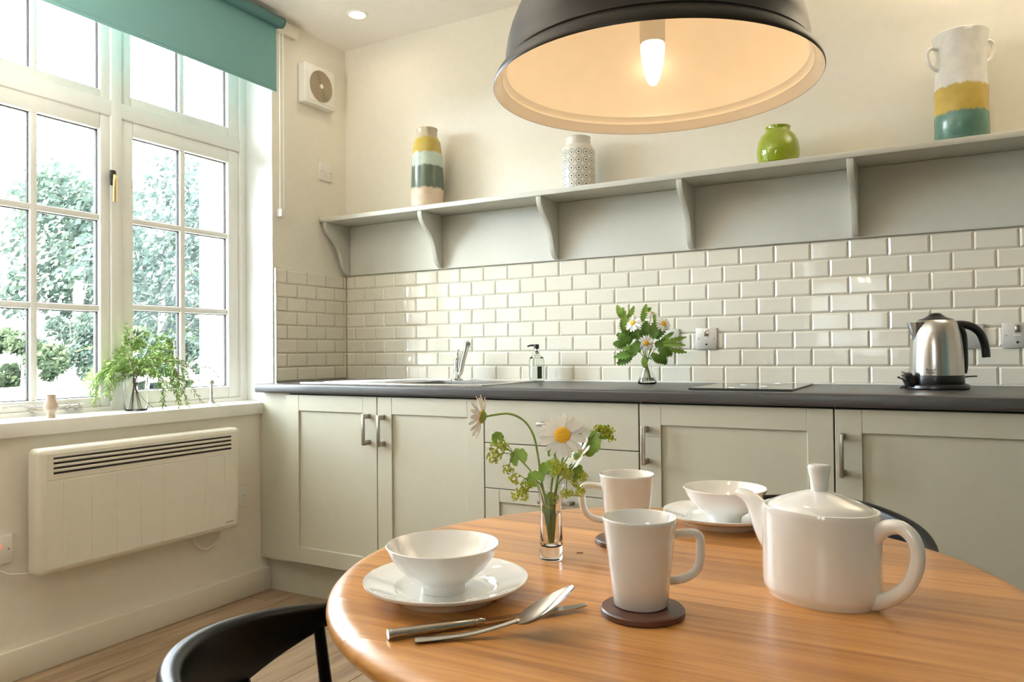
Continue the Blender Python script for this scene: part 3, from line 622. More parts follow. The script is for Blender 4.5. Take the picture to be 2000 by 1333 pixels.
# chairs: low horseshoe backs
def chair(label, x, y, th):
    t = thing('dining_chair', label, 'chair', (x,y,0), th, 'black horseshoe-back chairs')
    # local +x faces the table
    N = 40; phs = [-1.62+3.24*i/N for i in range(N+1)]
    def rail(ph, h=0): return Vector((-.2495*math.cos(ph), -.2756*math.sin(ph), .7327-.043*max(1-math.cos(ph),1e-6)**.7411-h))
    b = bmesh.new(); secs = []
    for ph in phs:
        hgt = .112*max(0,1-(abs(ph)/1.62)**1.6)+.022; P = rail(ph); o_ = Vector((P.x/.2495**2,P.y/.2756**2,0)).normalized(); w = .011
        sec = []
        for dx, dz in ((-w,-.008),(-w*.7,-.002),(0,0),(w*.7,-.002),(w,-.008),(w*.8,-hgt+.004),(w*.4,-hgt),(-w*.4,-hgt),(-w*.8,-hgt+.004)):
            sec.append(b.verts.new(P-o_*.011+o_*dx+Vector((0,0,dz))))
        secs.append(sec)
    for A, B in zip(secs[:-1], secs[1:]):
        for k in range(9): b.faces.new((A[k],A[(k+1)%9],B[(k+1)%9],B[k]))
    b.faces.new(secs[0]); b.faces.new(secs[-1][::-1]); bmesh.ops.recalc_face_normals(b, faces=b.faces)
    obj('back_rail', b, 'black_wood', t, smooth=50)
    for ph in (-1.5,-1.02,-.62,-.2,.2,.62,1.02,1.5):
        P = rail(ph); hgt = .112*max(0,1-(abs(ph)/1.62)**1.6)+.014
        top = Vector((P.x*.957,P.y*.957,P.z-hgt)); bot = Vector((P.x*.74,P.y*.70,.445))
        b = BM(); tube(b, [bot,bot.lerp(top,.5),top], [.0075,.0085,.0075], 10); obj('spindle', b, 'black_wood', t)
    b = BM(); lathe(b, [(0,.418),(.17,.418),(.195,.428),(.202,.438),(.196,.448),(.17,.452),(.1,.447),(0,.444)], 48); obj('seat', b, 'black_wood', t, smooth=60)
    for sx, sy in ((1,1),(1,-1),(-1,1),(-1,-1)):
        b = BM(); tube(b, [(sx*.165,sy*.185,0),(sx*.115,sy*.12,.42)], [.0115,.017], 12); obj('leg', b, 'black_wood', t)
chair('black wooden horseshoe-back chair at lower left, before the heater', 2.0837,-2.246, 1.0883)
chair('black wooden horseshoe-back chair on the far side, behind the teapot', 2.2996,-1.4867, -2.0902)

# ------------------------------------------------------------------ china on the table
def plate_(label, x, y):
    b = BM(); lathe(b, [(0,.0065),(.050,.0062),(.0575,.0070),(.0605,.0100),(.0630,.0128),(.0650,.0134),(.0680,.0138),(.0945,.0215),(.0980,.0232),(.0998,.0228),(.1000,.0212),(.0975,.0182),(.0800,.0125),(.0690,.0070),(.0655,.0010),(.0640,.0),(.0610,.0),(.0600,.0025),(0,.0028)], 72)
    tag(obj('side_plate', b, 'china', loc=(x,y,TT), smooth=60), label, 'plate', 'white side plates')
def bowl_(label, x, y):
    b = BM(); lathe(b, [(0,.009),(.018,.0095),(.034,.017),(.049,.030),(.060,.044),(.0667,.0555),(.0682,.0568),(.0693,.0560),(.0640,.0445),(.0535,.0295),(.0395,.0165),(.0300,.0105),(.0275,.006),(.0268,.0),(.0245,.0),(.0235,.004),(0,.005)], 64)
    tag(obj('bowl', b, 'china', loc=(x,y,TT+.0065), smooth=60), label, 'bowl', 'white footed bowls')
plate_('white china plate under the bowl at the near left of the table', 2.043,-2.130); bowl_('white footed bowl on the plate at the near left', 2.039,-2.131)
plate_('white china plate at the far side, behind the near mug', 2.249,-1.598); bowl_('white footed bowl on the far plate, left of the teapot spout', 2.253,-1.600)
def coaster(label, x, y):
    b = BM(); lathe(b, [(0,0),(.0455,0),(.0470,.0015),(.0470,.0065),(.0455,.008),(0,.008)], 56); tag(obj('coaster', b, 'coaster', loc=(x,y,TT)), label, 'coaster', 'round wooden coasters')
def mug(label, x, y, a):
    t = thing('mug', label, 'mug', (x,y,TT+.0082), a, 'white tapered mugs')
    b = BM(); lathe(b, [(0,.0025),(.026,.0025),(.0275,0),(.0295,0),(.0312,.002),(.0342,.035),(.0380,.068),(.0418,.0955),(.0424,.0985),(.0413,.0996),(.0400,.0985),(.0360,.066),(.0320,.034),(.0290,.008),(.026,.0055),(0,.005)], 56); obj('body', b, 'china', t, smooth=60)
    pts = [(.0375,0,.0775),(.046,0,.0795),(.060,0,.0800),(.067,0,.0765),(.069,0,.068),(.0685,0,.052),(.064,0,.038),(.054,0,.0305),(.044,0,.0275),(.0335,0,.0265)]
    b = BM(); c = catmull(pts,4); tube(b, c, [(.0052,.0036)]*len(c), 12, up=(0,1,0)); obj('handle', b, 'china', t)
coaster('round dark wood coaster under the near mug', 2.276,-2.081); mug('white tapered mug in the middle of the table, handle to the right', 2.2715,-2.075, math.radians(29))
coaster('round dark wood coaster under the mug standing farther back', 2.148,-1.793); mug('white tapered mug standing farther back, handle to the left', 2.152,-1.797, math.radians(198))

# teapot
tp = thing('teapot', 'white oval china teapot with a tall knob on its lid', 'teapot', (2.4447,-1.9283,TT), math.radians(-21.15))
A, B_ = .0690, .0540
def oring(bm, z, k, n=64, e=2.08):
    vs = []
    for i in range(n):
        c, s = math.cos(2*PI*i/n), math.sin(2*PI*i/n)
        vs.append(bm.verts.new((A*k*math.copysign(abs(c)**(2/e),c) if k > .6 else A*k*c, B_*k*math.copysign(abs(s)**(2/e),s) if k > .6 else B_*k*s, z)))
    return vs
def oval(levels):
    bm = bmesh.new(); R = [oring(bm,z,k) for z,k in levels]
    for P, Q in zip(R[:-1],R[1:]):
        for i in range(64): j = (i+1) % 64; bm.faces.new((P[i],P[j],Q[j],Q[i]))
    bm.faces.new(R[0][::-1]); bm.faces.new(R[-1]); bmesh.ops.recalc_face_normals(bm, faces=bm.faces); return bm
obj('body', oval([(0,.86),(0,.90),(.0015,.915),(.004,.92),(.007,.965),(.012,.992),(.02,1),(.06,1.003),(.100,1),(.1045,.998),(.1073,.985),(.1078,.965),(.1074,.935),(.1040,.915)]), 'china', tp, smooth=50)
lid = obj('lid', oval([(.1030,.87),(.1058,.90),(.1075,.885),(.1105,.86),(.1155,.70),(.1205,.50),(.1245,.32),(.1270,.18),(.1275,.02)]), 'china', tp, smooth=50)
b = BM(); lathe(b, [(0,.120),(.0098,.122),(.0098,.130),(.0108,.142),(.0128,.152),(.0132,.155),(.0120,.1575),(.006,.1585),(0,.1586)], 28); obj('knob', b, 'china', lid)
c = catmull([(-.046,0,.058),(-.060,0,.064),(-.074,0,.080),(-.086,0,.0975),(-.098,0,.1065),(-.112,0,.1100)],6)
kr = [(.017,.026),(.0165,.024),(.0145,.018),(.0120,.0120),(.0098,.0082),(.0082,.0050)]
def lerp_r(kr, n):
    o = []
    for i in range(n):
        f = i/(n-1)*(len(kr)-1); a = min(int(f),len(kr)-2); u = f-a; o.append(tuple(x*(1-u)+y*u for x, y in zip(kr[a],kr[a+1])))
    return o
b = BM(); tube(b, c, lerp_r(kr,len(c)), 24, up=(0,0,1))
obj('spout', b, 'china', tp, smooth=60)
c = catmull([(.058,0,.076),(.068,0,.088),(.080,0,.0965),(.094,0,.0985),(.106,0,.090),(.111,0,.074),(.1085,0,.054),(.099,0,.034),(.084,0,.020),(.068,0,.010),(.057,0,.008)],4)
b = BM(); tube(b, c, lerp_r([(.0115,.0100),(.0088,.0078),(.0080,.0070),(.0078,.0066),(.0078,.0066),(.0084,.0072),(.0100,.0090)],len(c)), 16, up=(0,1,0)); obj('handle', b, 'china', tp, smooth=60)

# bud vase with daisies on the table
VX, VY = 2.085, -1.925
rV = Vector((.873,.487,0)); wV = Vector((-.487,.873,0))
b = BM(); lathe(b, [(0,0),(.0155,0),(.0165,.0015),(.0165,.02),(.0155,.05),(.0152,.075),(.0175,.095),(.0205,.1045),(.0196,.1045),(.0165,.094),(.0140,.075),(.0135,.05),(.0132,.022),(.011,.0185),(0,.018)], 40)
bv = tag(obj('bud_vase', b, 'glass', loc=(VX,VY,TT), smooth=60), 'slim clear glass bud vase holding daisies on the table', 'vase')
b = BM(); lathe(b, [(0,.0186),(.0108,.0190),(.0128,.0225),(.0131,.05),(.0134,.066),(0,.066)], 32); obj('water', b, 'water', bv)
SC = 1378.
def V(du, dv, dw=0): return Vector((VX,VY,TT))+rV*(du/SC)+Vector((0,0,dv/SC))+wV*dw
def petal_bm(L, Wd, droop=.15, cup=.1):
    bm = bmesh.new(); n = 5; rows = []
    for i in range(n+1):
        u = i/n; w = Wd/2*(.45+.55*min(1,u/.35))*(1 if u < .75 else 1-.55*((u-.75)/.25)**1.5); z = -droop*L*u*u
        rows.append([bm.verts.new((L*u+(.06*L if i == n and k == 1 else 0), (k-1)*w, z+(cup*w if k != 1 else 0))) for k in range(3)])
    for P, Q in zip(rows[:-1],rows[1:]):
        for k in range(2): bm.faces.new((P[k],P[k+1],Q[k+1],Q[k]))
    return bm
PET = {}
def daisy(label, head, normal, stem_pts, R=.031, rd=.0115, n=19, droop=.12, group='ox-eye daisies', stem_r=.0016, disc='disc'):
    """a thing: stem, disc, calyx and its single petals"""
    t = thing('daisy', label, 'flower', stem_pts[0], group=group)
    base = Vector(stem_pts[0]); head = Vector(head); nm = Vector(normal).normalized()
    b = BM(); P = catmull([Vector(p)-base for p in stem_pts]+[head-base-nm*.004],5); tube(b, P, stem_r, 8); obj('stem', b, 'stem', t)
    q = nm.to_track_quat('Z','Y')
    b = BM(); lathe(b, [(0,-.006),(rd*.5,-.005),(rd*.95,-.0005),(rd*.9,.0005),(0,.0005)], 18); obj('calyx', b, 'stem', t, loc=head-base, rot=q.to_euler())
    b = BM(); lathe(b, [(0,.0046),(rd*.3,.0050),(rd*.7,.0046),(rd*.95,.0028),(rd,.0008),(rd*.9,-.0004),(0,-.0004)], 24)
    for v in b.verts: v.co.z += .0004*mnoise.noise(v.co*900)
    obj('flower_disc', b, disc, t, loc=head-base, rot=q.to_euler())
    L = R-rd*.7; key = (round(L,4),round(droop,2))
    for i in range(n):
        a = 2*PI*i/n+random.uniform(-.07,.07); e = (q @ Matrix.Rotation(a,3,'Z').to_quaternion() @ Matrix.Rotation(random.uniform(-.14,.14),3,'Y').to_quaternion() @ Matrix.Rotation(random.uniform(-.25,.25),3,'X').to_quaternion())
        loc = head-base+e @ Vector((rd*.7,0,.0006))
        if key not in PET: PET[key] = obj('petal', petal_bm(L,L*.33,droop), 'petal', t, loc, e.to_euler(), smooth=60)
        else: inst(PET[key], loc, e.to_euler(), t)
    return t
camd = (CAM-Vector((2.10,-1.917,.905))).normalized()
def bend(*p): return [V(*q) for q in p]
daisy('large white daisy facing the camera above the bud vase', V(23,244,-.01), camd+Vector((0,0,.35)), bend((-2,30),(0,100),(2,148),(12,200,-.004)), .033,.0120,21)
daisy('white daisy on a long arched stem, turned away to the left', V(-134,281,.0), -rV+Vector((0,0,.1))+wV*.25, bend((2,32),(-6,100),(-18,150),(-25,205),(-34,245),(-52,272),(-80,286),(-110,284)), .030,.0105,18,droop=-.3)
daisy('drooping white daisy hanging right of the large daisy', V(54,206,.0), rV*.8+Vector((0,0,-.5))+wV*.4, bend((-3,34),(4,100),(12,150),(22,190),(36,216),(46,214)), .026,.010,17,droop=.3)
def leaf_bm(R, lobes=7, cup=.25, n=42):
    bm = bmesh.new(); c = bm.verts.new((0,0,0)); ring = []; mid = []
    for i in range(n+1):
        a = -PI*.86+2*PI*.86*i/n; f = .88+.12*abs(math.cos(lobes*a/2*1.16))**.6-.03*abs(math.sin(4*lobes*a/2)); r = R*f*(1-.10*abs(a)/PI)
        mid.append(bm.verts.new((r*.55*math.cos(a),r*.55*math.sin(a),-cup*R*.10*math.cos(lobes*a*1.16)+cup*R*.2))); ring.append(bm.verts.new((r*math.cos(a),r*math.sin(a),cup*R*.45+cup*R*.18*math.cos(lobes*a*1.16))))
    for i in range(n): bm.faces.new((c,mid[i],mid[i+1])); bm.faces.new((mid[i],ring[i],ring[i+1],mid[i+1]))
    return bm
def cluster_bm(R, k, seed, r=.0029):
    rr = random.Random(seed); bm = BM()
    for i in range(k):
        d = Vector((rr.gauss(0,1),rr.gauss(0,1),rr.gauss(0,1))).normalized()*R*(rr.random()**.4); d.z *= .75
        q = d.to_track_quat('Z','Y')
        t = bmesh.new(); cc = t.verts.new((0,0,-.3*r)); rg = [t.verts.new((r*(1 if j % 2 == 0 else .45)*math.cos(PI*j/4),r*(1 if j % 2 == 0 else .45)*math.sin(PI*j/4),.4*r)) for j in range(8)]
        for j in range(8): t.faces.new((cc,rg[j],rg[(j+1)%8]))
        merge(bm, t, Matrix.Translation(d) @ q.to_matrix().to_4x4())
    return bm
def sprig(label, stem, clusters, leaves, group='lady\'s mantle sprigs', lm='leaf', cm='alch'):
    t = thing('lady_mantle_sprig', label, 'sprig', stem[0], group=group); base = Vector(stem[0])
    b = BM(); tube(b, catmull([Vector(p)-base for p in stem],5), .0011, 6); obj('stem', b, 'stem', t)
    tipv = Vector(stem[-1])
    for i, (p, R, k) in enumerate(clusters):
        p = Vector(p); b = BM(); m = (p+tipv)/2+Vector((0,0,.004)); tube(b, [tipv-base,m-base,p-base], .0006, 5); obj('stalk', b, 'stem', t)
        obj('blossom', cluster_bm(R,k,i*7+len(label)), cm, t, loc=p-base, smooth=0, kind='stuff')
    for p, R, nrm, dr in leaves:
        p = Vector(p); q = Vector(nrm).normalized().to_track_quat('Z','Y') @ Matrix.Rotation(dr,3,'Z').to_quaternion()
        b = BM(); tube(b, [tipv-base,(tipv+p)/2-base+Vector((0,0,-.002)),p-base], .0008, 5); obj('stalk', b, 'stem', t)
        obj('leaf', leaf_bm(R), lm, t, loc=p-base, rot=q.to_euler(), smooth=60)
sprig('yellow green lady\'s mantle sprig leaning far left from the bud vase', bend((-3,36),(-12,100),(-35,165,.005),(-72,205,.008)), [(V(-110,200,.0),.0115,46),(V(-98,213,.004),.009,30),(V(-84,176,.0),.009,32),(V(-112,222,.006),.010,26),(V(-92,226,.0),.008,20)], [(V(-62,198,.004),.015,camd+Vector((-.3,0,.3)),2.0),(V(-104,238,.0),.010,camd+Vector((.3,0,.2)),1.8)])
sprig('lady\'s mantle sprig with drooping clusters left of the vase neck', bend((0,36),(-8,100),(-22,148),(-52,160,-.006)), [(V(-62,128,-.008),.0135,60),(V(-50,142,-.008),.010,40),(V(-70,158,-.004),.010,34),(V(-40,150,-.010),.008,26)], [(V(-30,158,-.01),.014,camd+Vector((0,0,.6)),2.4)])
sprig('lady\'s mantle sprig with clusters over the vase rim on the right', bend((3,36),(8,100),(14,145),(30,165,-.010)), [(V(18,178,-.014),.0135,64),(V(33,168,-.014),.010,40),(V(50,150,-.010),.009,34),(V(56,133,-.010),.0085,30),(V(30,132,-.014),.009,32),(V(62,162,-.008),.009,30),(V(8,190,-.01),.009,28)], [(V(48,172,-.004),.013,camd+Vector((.4,0,.4)),.6),(V(-4,172,.004),.016,camd+Vector((-.2,0,.5)),1.6),(V(6,208,.0),.010,camd,1.2)])
sprig('lady\'s mantle sprig with a broad leaf at the far right of the bud vase', bend((2,40),(6,110),(20,170,.008),(48,215,.01),(72,232,.01)), [(V(112,245,.006),.010,34),(V(120,235,.006),.008,24),(V(100,252,.008),.009,26),(V(118,252,.006),.008,20)], [(V(76,226,.010),.022,camd+Vector((-.3,0,.15)),-1.3),(V(104,246,.006),.012,camd+Vector((.3,0,.4)),.3)])
sprig('short lady\'s mantle sprig low inside the mouth of the bud vase', bend((-2,40),(-4,80),(-6,112)), [(V(-4,106,-.004),.007,24)], [(V(-6,100,-.004),.010,camd,-1.2),(V(2,118,-.002),.011,camd+Vector((0,0,.5)),2.6)])
b = BM(); tube(b, [(-.005,0,.0006),(0,.0004,.0010),(.005,0,.0006)], .0006, 6); tag(obj('twig_fragment', b, 'twig', loc=(2.109,-1.88,TT), rot=(0,0,.7)), 'tiny dark twig fragment lying on the table between vase and mug', 'twig')

# cutlery
ka = math.atan2(-2.099+2.278, 2.216-2.072)
kn = thing('table_knife', 'stainless steel table knife lying under the spoon', 'knife', (2.0705,-2.2775,TT), ka)
b = BM(); c = [(0,0,.0058),(.004,0,.0058),(.0045,0,.0056),(.05,0,.0054),(.094,0,.0050),(.098,0,.0050)]; tube(b, c, [(.0068,.0050),(.0072,.0055),(.0064,.0050),(.0062,.0048),(.0052,.0042),(.0030,.0030)], 14, up=(0,0,1)); obj('handle', b, 'cutlery', kn)
b = BM(); tube(b, [(.096,0,.0052),(.102,0,.0052),(.106,0,.0050)], [(.0034,.0034),(.0040,.0038),(.0030,.0028)], 12, up=(0,0,1)); obj('bolster', b, 'cutlery', kn)
b = BM(); prism(b, [(.104,-.0040),(.130,-.0062),(.185,-.0072),(.215,-.0060),(.230,-.0015),(.2315,.0040),(.226,.0058),(.18,.0062),(.104,.0040)], .0040,.0056, 'z'); obj('blade', b, 'cutlery', kn, smooth=20)
spn = thing('dessert_spoon', 'stainless steel spoon resting across the knife', 'spoon', (2.100,-2.271,TT), math.atan2(.6393,.769))
b = BM(); c = catmull([(0,0,.0032),(.02,0,.0030),(.055,0,.0048),(.085,0,.0098),(.1076,0,.0150)],5); w = [.0062,.0066,.0066,.0062,.0060]+[.0058-.0018*i/15 for i in range(16)]
tube(b, c, [(x,.0018) for x in w], 12, up=(0,0,1)); obj('handle', b, 'cutlery', spn)
bm = bmesh.new(); nu, nv = 18, 12; G = []
for i in range(nu+1):
    u = i/nu; row = []
    wd = .0195*(math.sin(PI*(.04+.92*u**.85))**.62)
    for k in range(nv+1):
        s = -1+2*k/nv; x = .104+.0640*u; zc = .0135+.029*u+.004*u*u; dep = .010*math.sin(PI*min(1,.03+.97*u**.8))*(1-s*s)
        row.append(bm.verts.new((x,s*wd,zc-dep)))
    G.append(row)
for P, Q in zip(G[:-1],G[1:]):
    for k in range(nv): bm.faces.new((P[k],P[k+1],Q[k+1],Q[k]))
bmesh.ops.solidify(bm, geom=bm.faces[:], thickness=.0009); bmesh.ops.recalc_face_normals(bm, faces=bm.faces); obj('spoon_bowl', bm, 'cutlery', spn, smooth=60)

# ------------------------------------------------------------------ pendant lamp over the table
LX, LY, LZ, LR = 2.205, -1.808, 1.42, .24
pn = thing('pendant_lamp', 'large black dome pendant lamp with white enamel inside', 'lamp', (LX,LY,LZ))
H = .232
out = [(LR-.001,.0),(LR,.002),(LR-.0005,.006),(LR-.005,.015),(LR-.0105,.0215),(LR-.0172,.0265),(LR-.0160,.0285),(LR-.018,.031)]+[((LR-.018)*math.cos(a),.031+(H-.031)*math.sin(a)) for a in [PI/2*k/16 for k in range(1,15)]]+[(.028,H),(.0,H+.001)]
b = BM(); lathe(b, out, 96); shd = obj('shade', b, 'lamp_black', pn, smooth=40)
inn = [(LR-.0012,.0004),(LR-.0070,.0060),(LR-.0125,.0125),(LR-.0142,.0135),(LR-.0125,.0175),(LR-.0132,.0190),(LR-.0205,.0250),(LR-.0215,.031)]+[((LR-.0215)*math.cos(a),.031+(H-.036)*math.sin(a)) for a in [PI/2*k/16 for k in range(1,15)]]+[(.0,H-.004)]
b = BM(); lathe(b, inn, 96); obj('inner_enamel', b, 'lamp_white', shd, smooth=40)
b = BM(); lathe(b, [(0,H-.004),(.019,H-.004),(.019,.072),(.0165,.066),(0,.066)], 24); obj('lampholder', b, 'white_plastic', pn)
b = BM(); lathe(b, [(0,.071),(.0165,.070),(.0180,.064),(.0180,.056),(.0165,.042),(.0135,.026),(.0095,.013),(.0055,.0065),(.0025,.0045),(0,.004)], 28); obj('bulb', b, 'bulb', pn)
b = BM(); lathe(b, [(.028,H-.002),(.026,H+.03),(.012,H+.045),(.006,H+.05),(0,H+.05)], 24); obj('cap', b, 'lamp_black', pn)
b = BM(); tube(b, [(0,0,H+.045),(0,0,RZ-LZ-.02)], .0035, 8); obj('cord', b, 'black_plastic', pn)
b = BM(); lathe(b, [(0,RZ-LZ),(.05,RZ-LZ),(.05,RZ-LZ-.012),(.03,RZ-LZ-.024),(0,RZ-LZ-.025)], 32); obj('ceiling_rose', b, 'lamp_black', pn)
pl = lamp('pendant_bulb_light', 'POINT', (LX,LY,LZ-.006), 1.1, (1,.70,.40), shadow_soft_size=.02)

# ------------------------------------------------------------------ kettle
kt = thing('kettle', 'brushed steel kettle with black handle on its power base', 'kettle', (2.573,-.225,.9), math.radians(29.2))
b = BM(); lathe(b, [(0,0),(.086,0),(.090,.004),(.089,.012),(.080,.017),(0,.017)], 56); bs = obj('power_base', b, 'black_plastic', kt)
b = BM(); lathe(b, [(0,.017),(.074,.017),(.0755,.020),(.0755,.041),(.0745,.043),(0,.043)], 56); obj('lower_band', b, 'black_plastic', kt)
b = BM(); lathe(b, [(.0740,.043),(.0745,.06),(.0735,.10),(.0705,.14),(.0655,.175),(.0590,.200),(.0520,.211),(.050,.2125),(0,.2125)], 64); obj('body', b, 'steel', kt, smooth=50)
b = BM(); lathe(b, [(.0505,.2115),(.048,.2145),(.036,.2175),(.024,.2235),(.017,.2300),(.012,.2335),(0,.2345)], 40); obj('lid', b, 'black_plastic', kt, smooth=50)
b = BM(); prism(b, [(-.060,-.001),(-.0885,-.010),(-.0885,.010),(-.060,.001)][:0] or [(-.050,-.030),(-.070,-.018),(-.0860,-.006),(-.0885,0),(-.0860,.006),(-.070,.018),(-.050,.030)], .150,.205, 'z')
for v in b.verts:
    k = (v.co.z-.150)/.055
    if v.co.x < -.055: v.co.x = -.066+(v.co.x+.066)*k if v.co.x < -.066 else v.co.x
    v.co.z -= .006*(1-k) ; v.co.y *= .35+.65*k
obj('spout', b, 'steel', kt, smooth=30)
c = catmull([(.056,0,.196),(.078,0,.198),(.108,0,.192),(.135,0,.172),(.150,0,.135),(.154,0,.096)],5)
b = BM(); tube(b, c, [(.013,.010)]*3+[(.0125,.0105)]*(len(c)-3), 14, up=(0,1,0)); obj('handle', b, 'black_plastic', kt, smooth=60)
b = BM(); tube(b, catmull([(.070,0,.190),(.084,0,.170),(.0865,0,.12),(.086,0,.07),(.082,0,.048)],4), [(.010,.010)]*9+[(.011,.0095)]*8, 12, up=(0,1,0)); obj('handle_strip', b, 'black_plastic', kt, smooth=60)
b = BM(); tube(b, [(.072,0,.034),(.095,0,.037),(.122,0,.038)], [(.010,.004),(.007,.0025),(.007,.0025)], 10, up=(0,0,1)); obj('switch_lever', b, 'black_plastic', kt)
b = BM(); box(b, -.013,.013, -.016,.016, -.020,.020, .006,3, Matrix.Translation((-.093,-.012,.030)) @ Matrix.Rotation(-.45,4,'Y')); pg = obj('plug', b, 'black_plastic', kt)
for dy, dz in ((0,.048),(-.011,.030),(.011,.030)):
    b = BM(); box(b, -.124,-.104, -.012+dy-.002,-.012+dy+.002, dz-.003,dz+.003, .0008,1, Matrix.Translation((-.1,0,.03)) @ Matrix.Rotation(.35,4,'Y') @ Matrix.Translation((.1,0,-.03))); obj('pin', b, 'steel', pg)
b = BM(); tube(b, catmull([(-.090,-.005,.012),(-.094,.03,.005),(-.06,.088,.005),(.0,.105,.005),(.03,.088,.006)],5), .0033, 8); obj('cord', b, 'black_plastic', kt)
def text(s, size, m, parent, loc, rot):
    cu = bpy.data.curves.new('text','FONT'); cu.body = s; cu.size = size; cu.align_x = 'CENTER'; cu.extrude = .0002
    o = bpy.data.objects.new('lettering', cu); COL.objects.link(o); dg = bpy.context.evaluated_depsgraph_get()
    me = bpy.data.meshes.new_from_object(o.evaluated_get(dg)); bpy.data.objects.remove(o); me.materials.append(M[m])
    q = bpy.data.objects.new('lettering', me); COL.objects.link(q); q.parent = parent; q.location = loc; q.rotation_euler = rot; return q
aa = math.radians(-41)
for s, z in (('Russell',.0575),('Hobbs',.0495)): text(s, .0095, 'text', kt, (.0752*math.sin(aa),-.0752*math.cos(aa),z), (PI/2,0,aa))

# ------------------------------------------------------------------ bouquet on the worktop
BX, BY = 1.612, -.135
b = BM(); lathe(b, [(0,0),(.033,0),(.036,.004),(.034,.014),(.026,.035),(.018,.060),(.0145,.080),(.016,.092),(.0205,.098),(.0190,.098),(.0145,.092),(.0130,.080),(.0165,.060),(.0245,.035),(.0325,.014),(.033,.006),(.030,.004),(0,.0035)], 40)
v2 = tag(obj('glass_vase', b, 'glass', loc=(BX,BY,.9), smooth=60), 'small clear flask vase holding the bouquet on the worktop', 'vase')
b = BM(); lathe(b, [(0,.0042),(.0298,.0046),(.0322,.0075),(.0322,.0140),(.0285,.024),(0,.024)], 32); obj('water', b, 'water', v2)
S2 = 536.
def B2(u, v, dw=0): return Vector((BX,BY,.9))+rV*((u-1264)/S2)+Vector((0,0,(752-v)/S2))+wV*dw
cam2 = (CAM-Vector((BX,BY,1.1))).normalized()
def bst(head, k, y=0.): return [B2(1264+k*9,748,k*.01),B2(1264+k*4,725,k*.006),B2(1263-k*2,705),B2((1263+head[0])/2,(690+head[1])/2-6,y*.5)]
daisy('white daisy upper left in the bouquet on the worktop', B2(1234,628,-.02), cam2+Vector((-.3,0,.4)), bst((1234,628),1), .033,.010,18, group='daisies in the worktop bouquet', stem_r=.0018)
daisy('white daisy upper right in the bouquet on the worktop', B2(1297,630,-.02), cam2+Vector((.5,.2,.5)), bst((1297,630),-1), .031,.0105,18, droop=.3, group='daisies in the worktop bouquet', stem_r=.0018)
daisy('white daisy low in the middle of the bouquet on the worktop', B2(1260,669,-.03), cam2+Vector((0,0,-.1)), bst((1260,669),.5), .030,.0105,16, group='daisies in the worktop bouquet', stem_r=.0018)
daisy('small pale daisy at the top of the bouquet on the worktop', B2(1274,607,.0), cam2*.3+Vector((.2,.1,1)), bst((1274,607),0), .024,.006,16, group='daisies in the worktop bouquet', stem_r=.0016)
def lobed_bm(L, Wd, seed, n=7):
    rr = random.Random(seed); bm = bmesh.new(); mid = []; le = []; ri = []
    m = n*2
    for i in range(m+1):
        u = i/m; f = math.sin(PI*min(.98,.12+u*.86))**.8*(1 if i % 2 else .62)
        z = .18*L*u*(1-u)*2-.12*L*u*u
        mid.append(bm.verts.new((L*u,0,z))); le.append(bm.verts.new((L*(u+.05*(i%2)),Wd/2*f,z+.10*Wd*rr.uniform(.3,1)))); ri.append(bm.verts.new((L*(u+.05*(i%2)),-Wd/2*f,z+.10*Wd*rr.uniform(.3,1))))
    for i in range(m): bm.faces.new((mid[i],mid[i+1],le[i+1],le[i])); bm.faces.new((ri[i],ri[i+1],mid[i+1],mid[i]))
    return bm
def greenery(label, stem, leaves, m='leaf_dark', name='leafy_stem', group='leaf stems in the worktop bouquet', r=.0014):
    t = thing(name, label, 'stem', stem[0], group=group); base = Vector(stem[0])
    b = BM(); tube(b, catmull([Vector(p)-base for p in stem],5), r, 6); obj('stem', b, 'stem', t)
    for i, (p, d, nrm, L, Wd) in enumerate(leaves):
        d = Vector(d).normalized(); nz = (Vector(nrm)-d*Vector(nrm).dot(d)).normalized(); y = nz.cross(d); q = Matrix((d,y,nz)).transposed().to_quaternion()
        obj('leaf', lobed_bm(L,Wd,i+len(label)), m, t, loc=Vector(p)-base, rot=q.to_euler(), smooth=50)
def D2(du, dv, dw=0): return rV*du+Vector((0,0,dv))+wV*dw
rr = random.Random(3)
greenery('dark lobed leaves spreading low to the left in the worktop bouquet', bst((1225,680),.8), [(B2(1240,690,-.02),D2(-1,-.15),cam2+Vector((0,0,.5)),.085,.045),(B2(1232,668,-.01),D2(-.8,.5),cam2,.065,.05),(B2(1245,665,-.03),D2(-.5,-.9),cam2,.07,.045),(B2(1235,690,.01),D2(-.7,-.5),cam2,.07,.05),(B2(1225,650),D2(-.4,1),cam2,.06,.045),(B2(1250,685,-.02),D2(-1,.2),cam2+Vector((0,0,.8)),.07,.045),(B2(1222,672,.0),D2(-1,.1),cam2,.05,.045),(B2(1240,655,.01),D2(-.9,.1),cam2,.06,.05)])
greenery('dark lobed leaves in the middle and right of the worktop bouquet', bst((1290,670),-.6), [(B2(1275,660,-.01),D2(.2,1),cam2,.07,.05),(B2(1283,660,.01),D2(.5,.8),cam2,.075,.05),(B2(1285,680,-.02),D2(.8,-.4),cam2,.06,.045),(B2(1280,672,0),D2(1,.05),cam2,.075,.05),(B2(1290,690,.0),D2(.4,-.7),cam2,.05,.04),(B2(1262,655,.01),D2(.1,1),cam2,.06,.05),(B2(1272,690,-.02),D2(.6,-.6),cam2,.055,.04),(B2(1255,662,.01),D2(-.4,.5),cam2,.06,.05)])
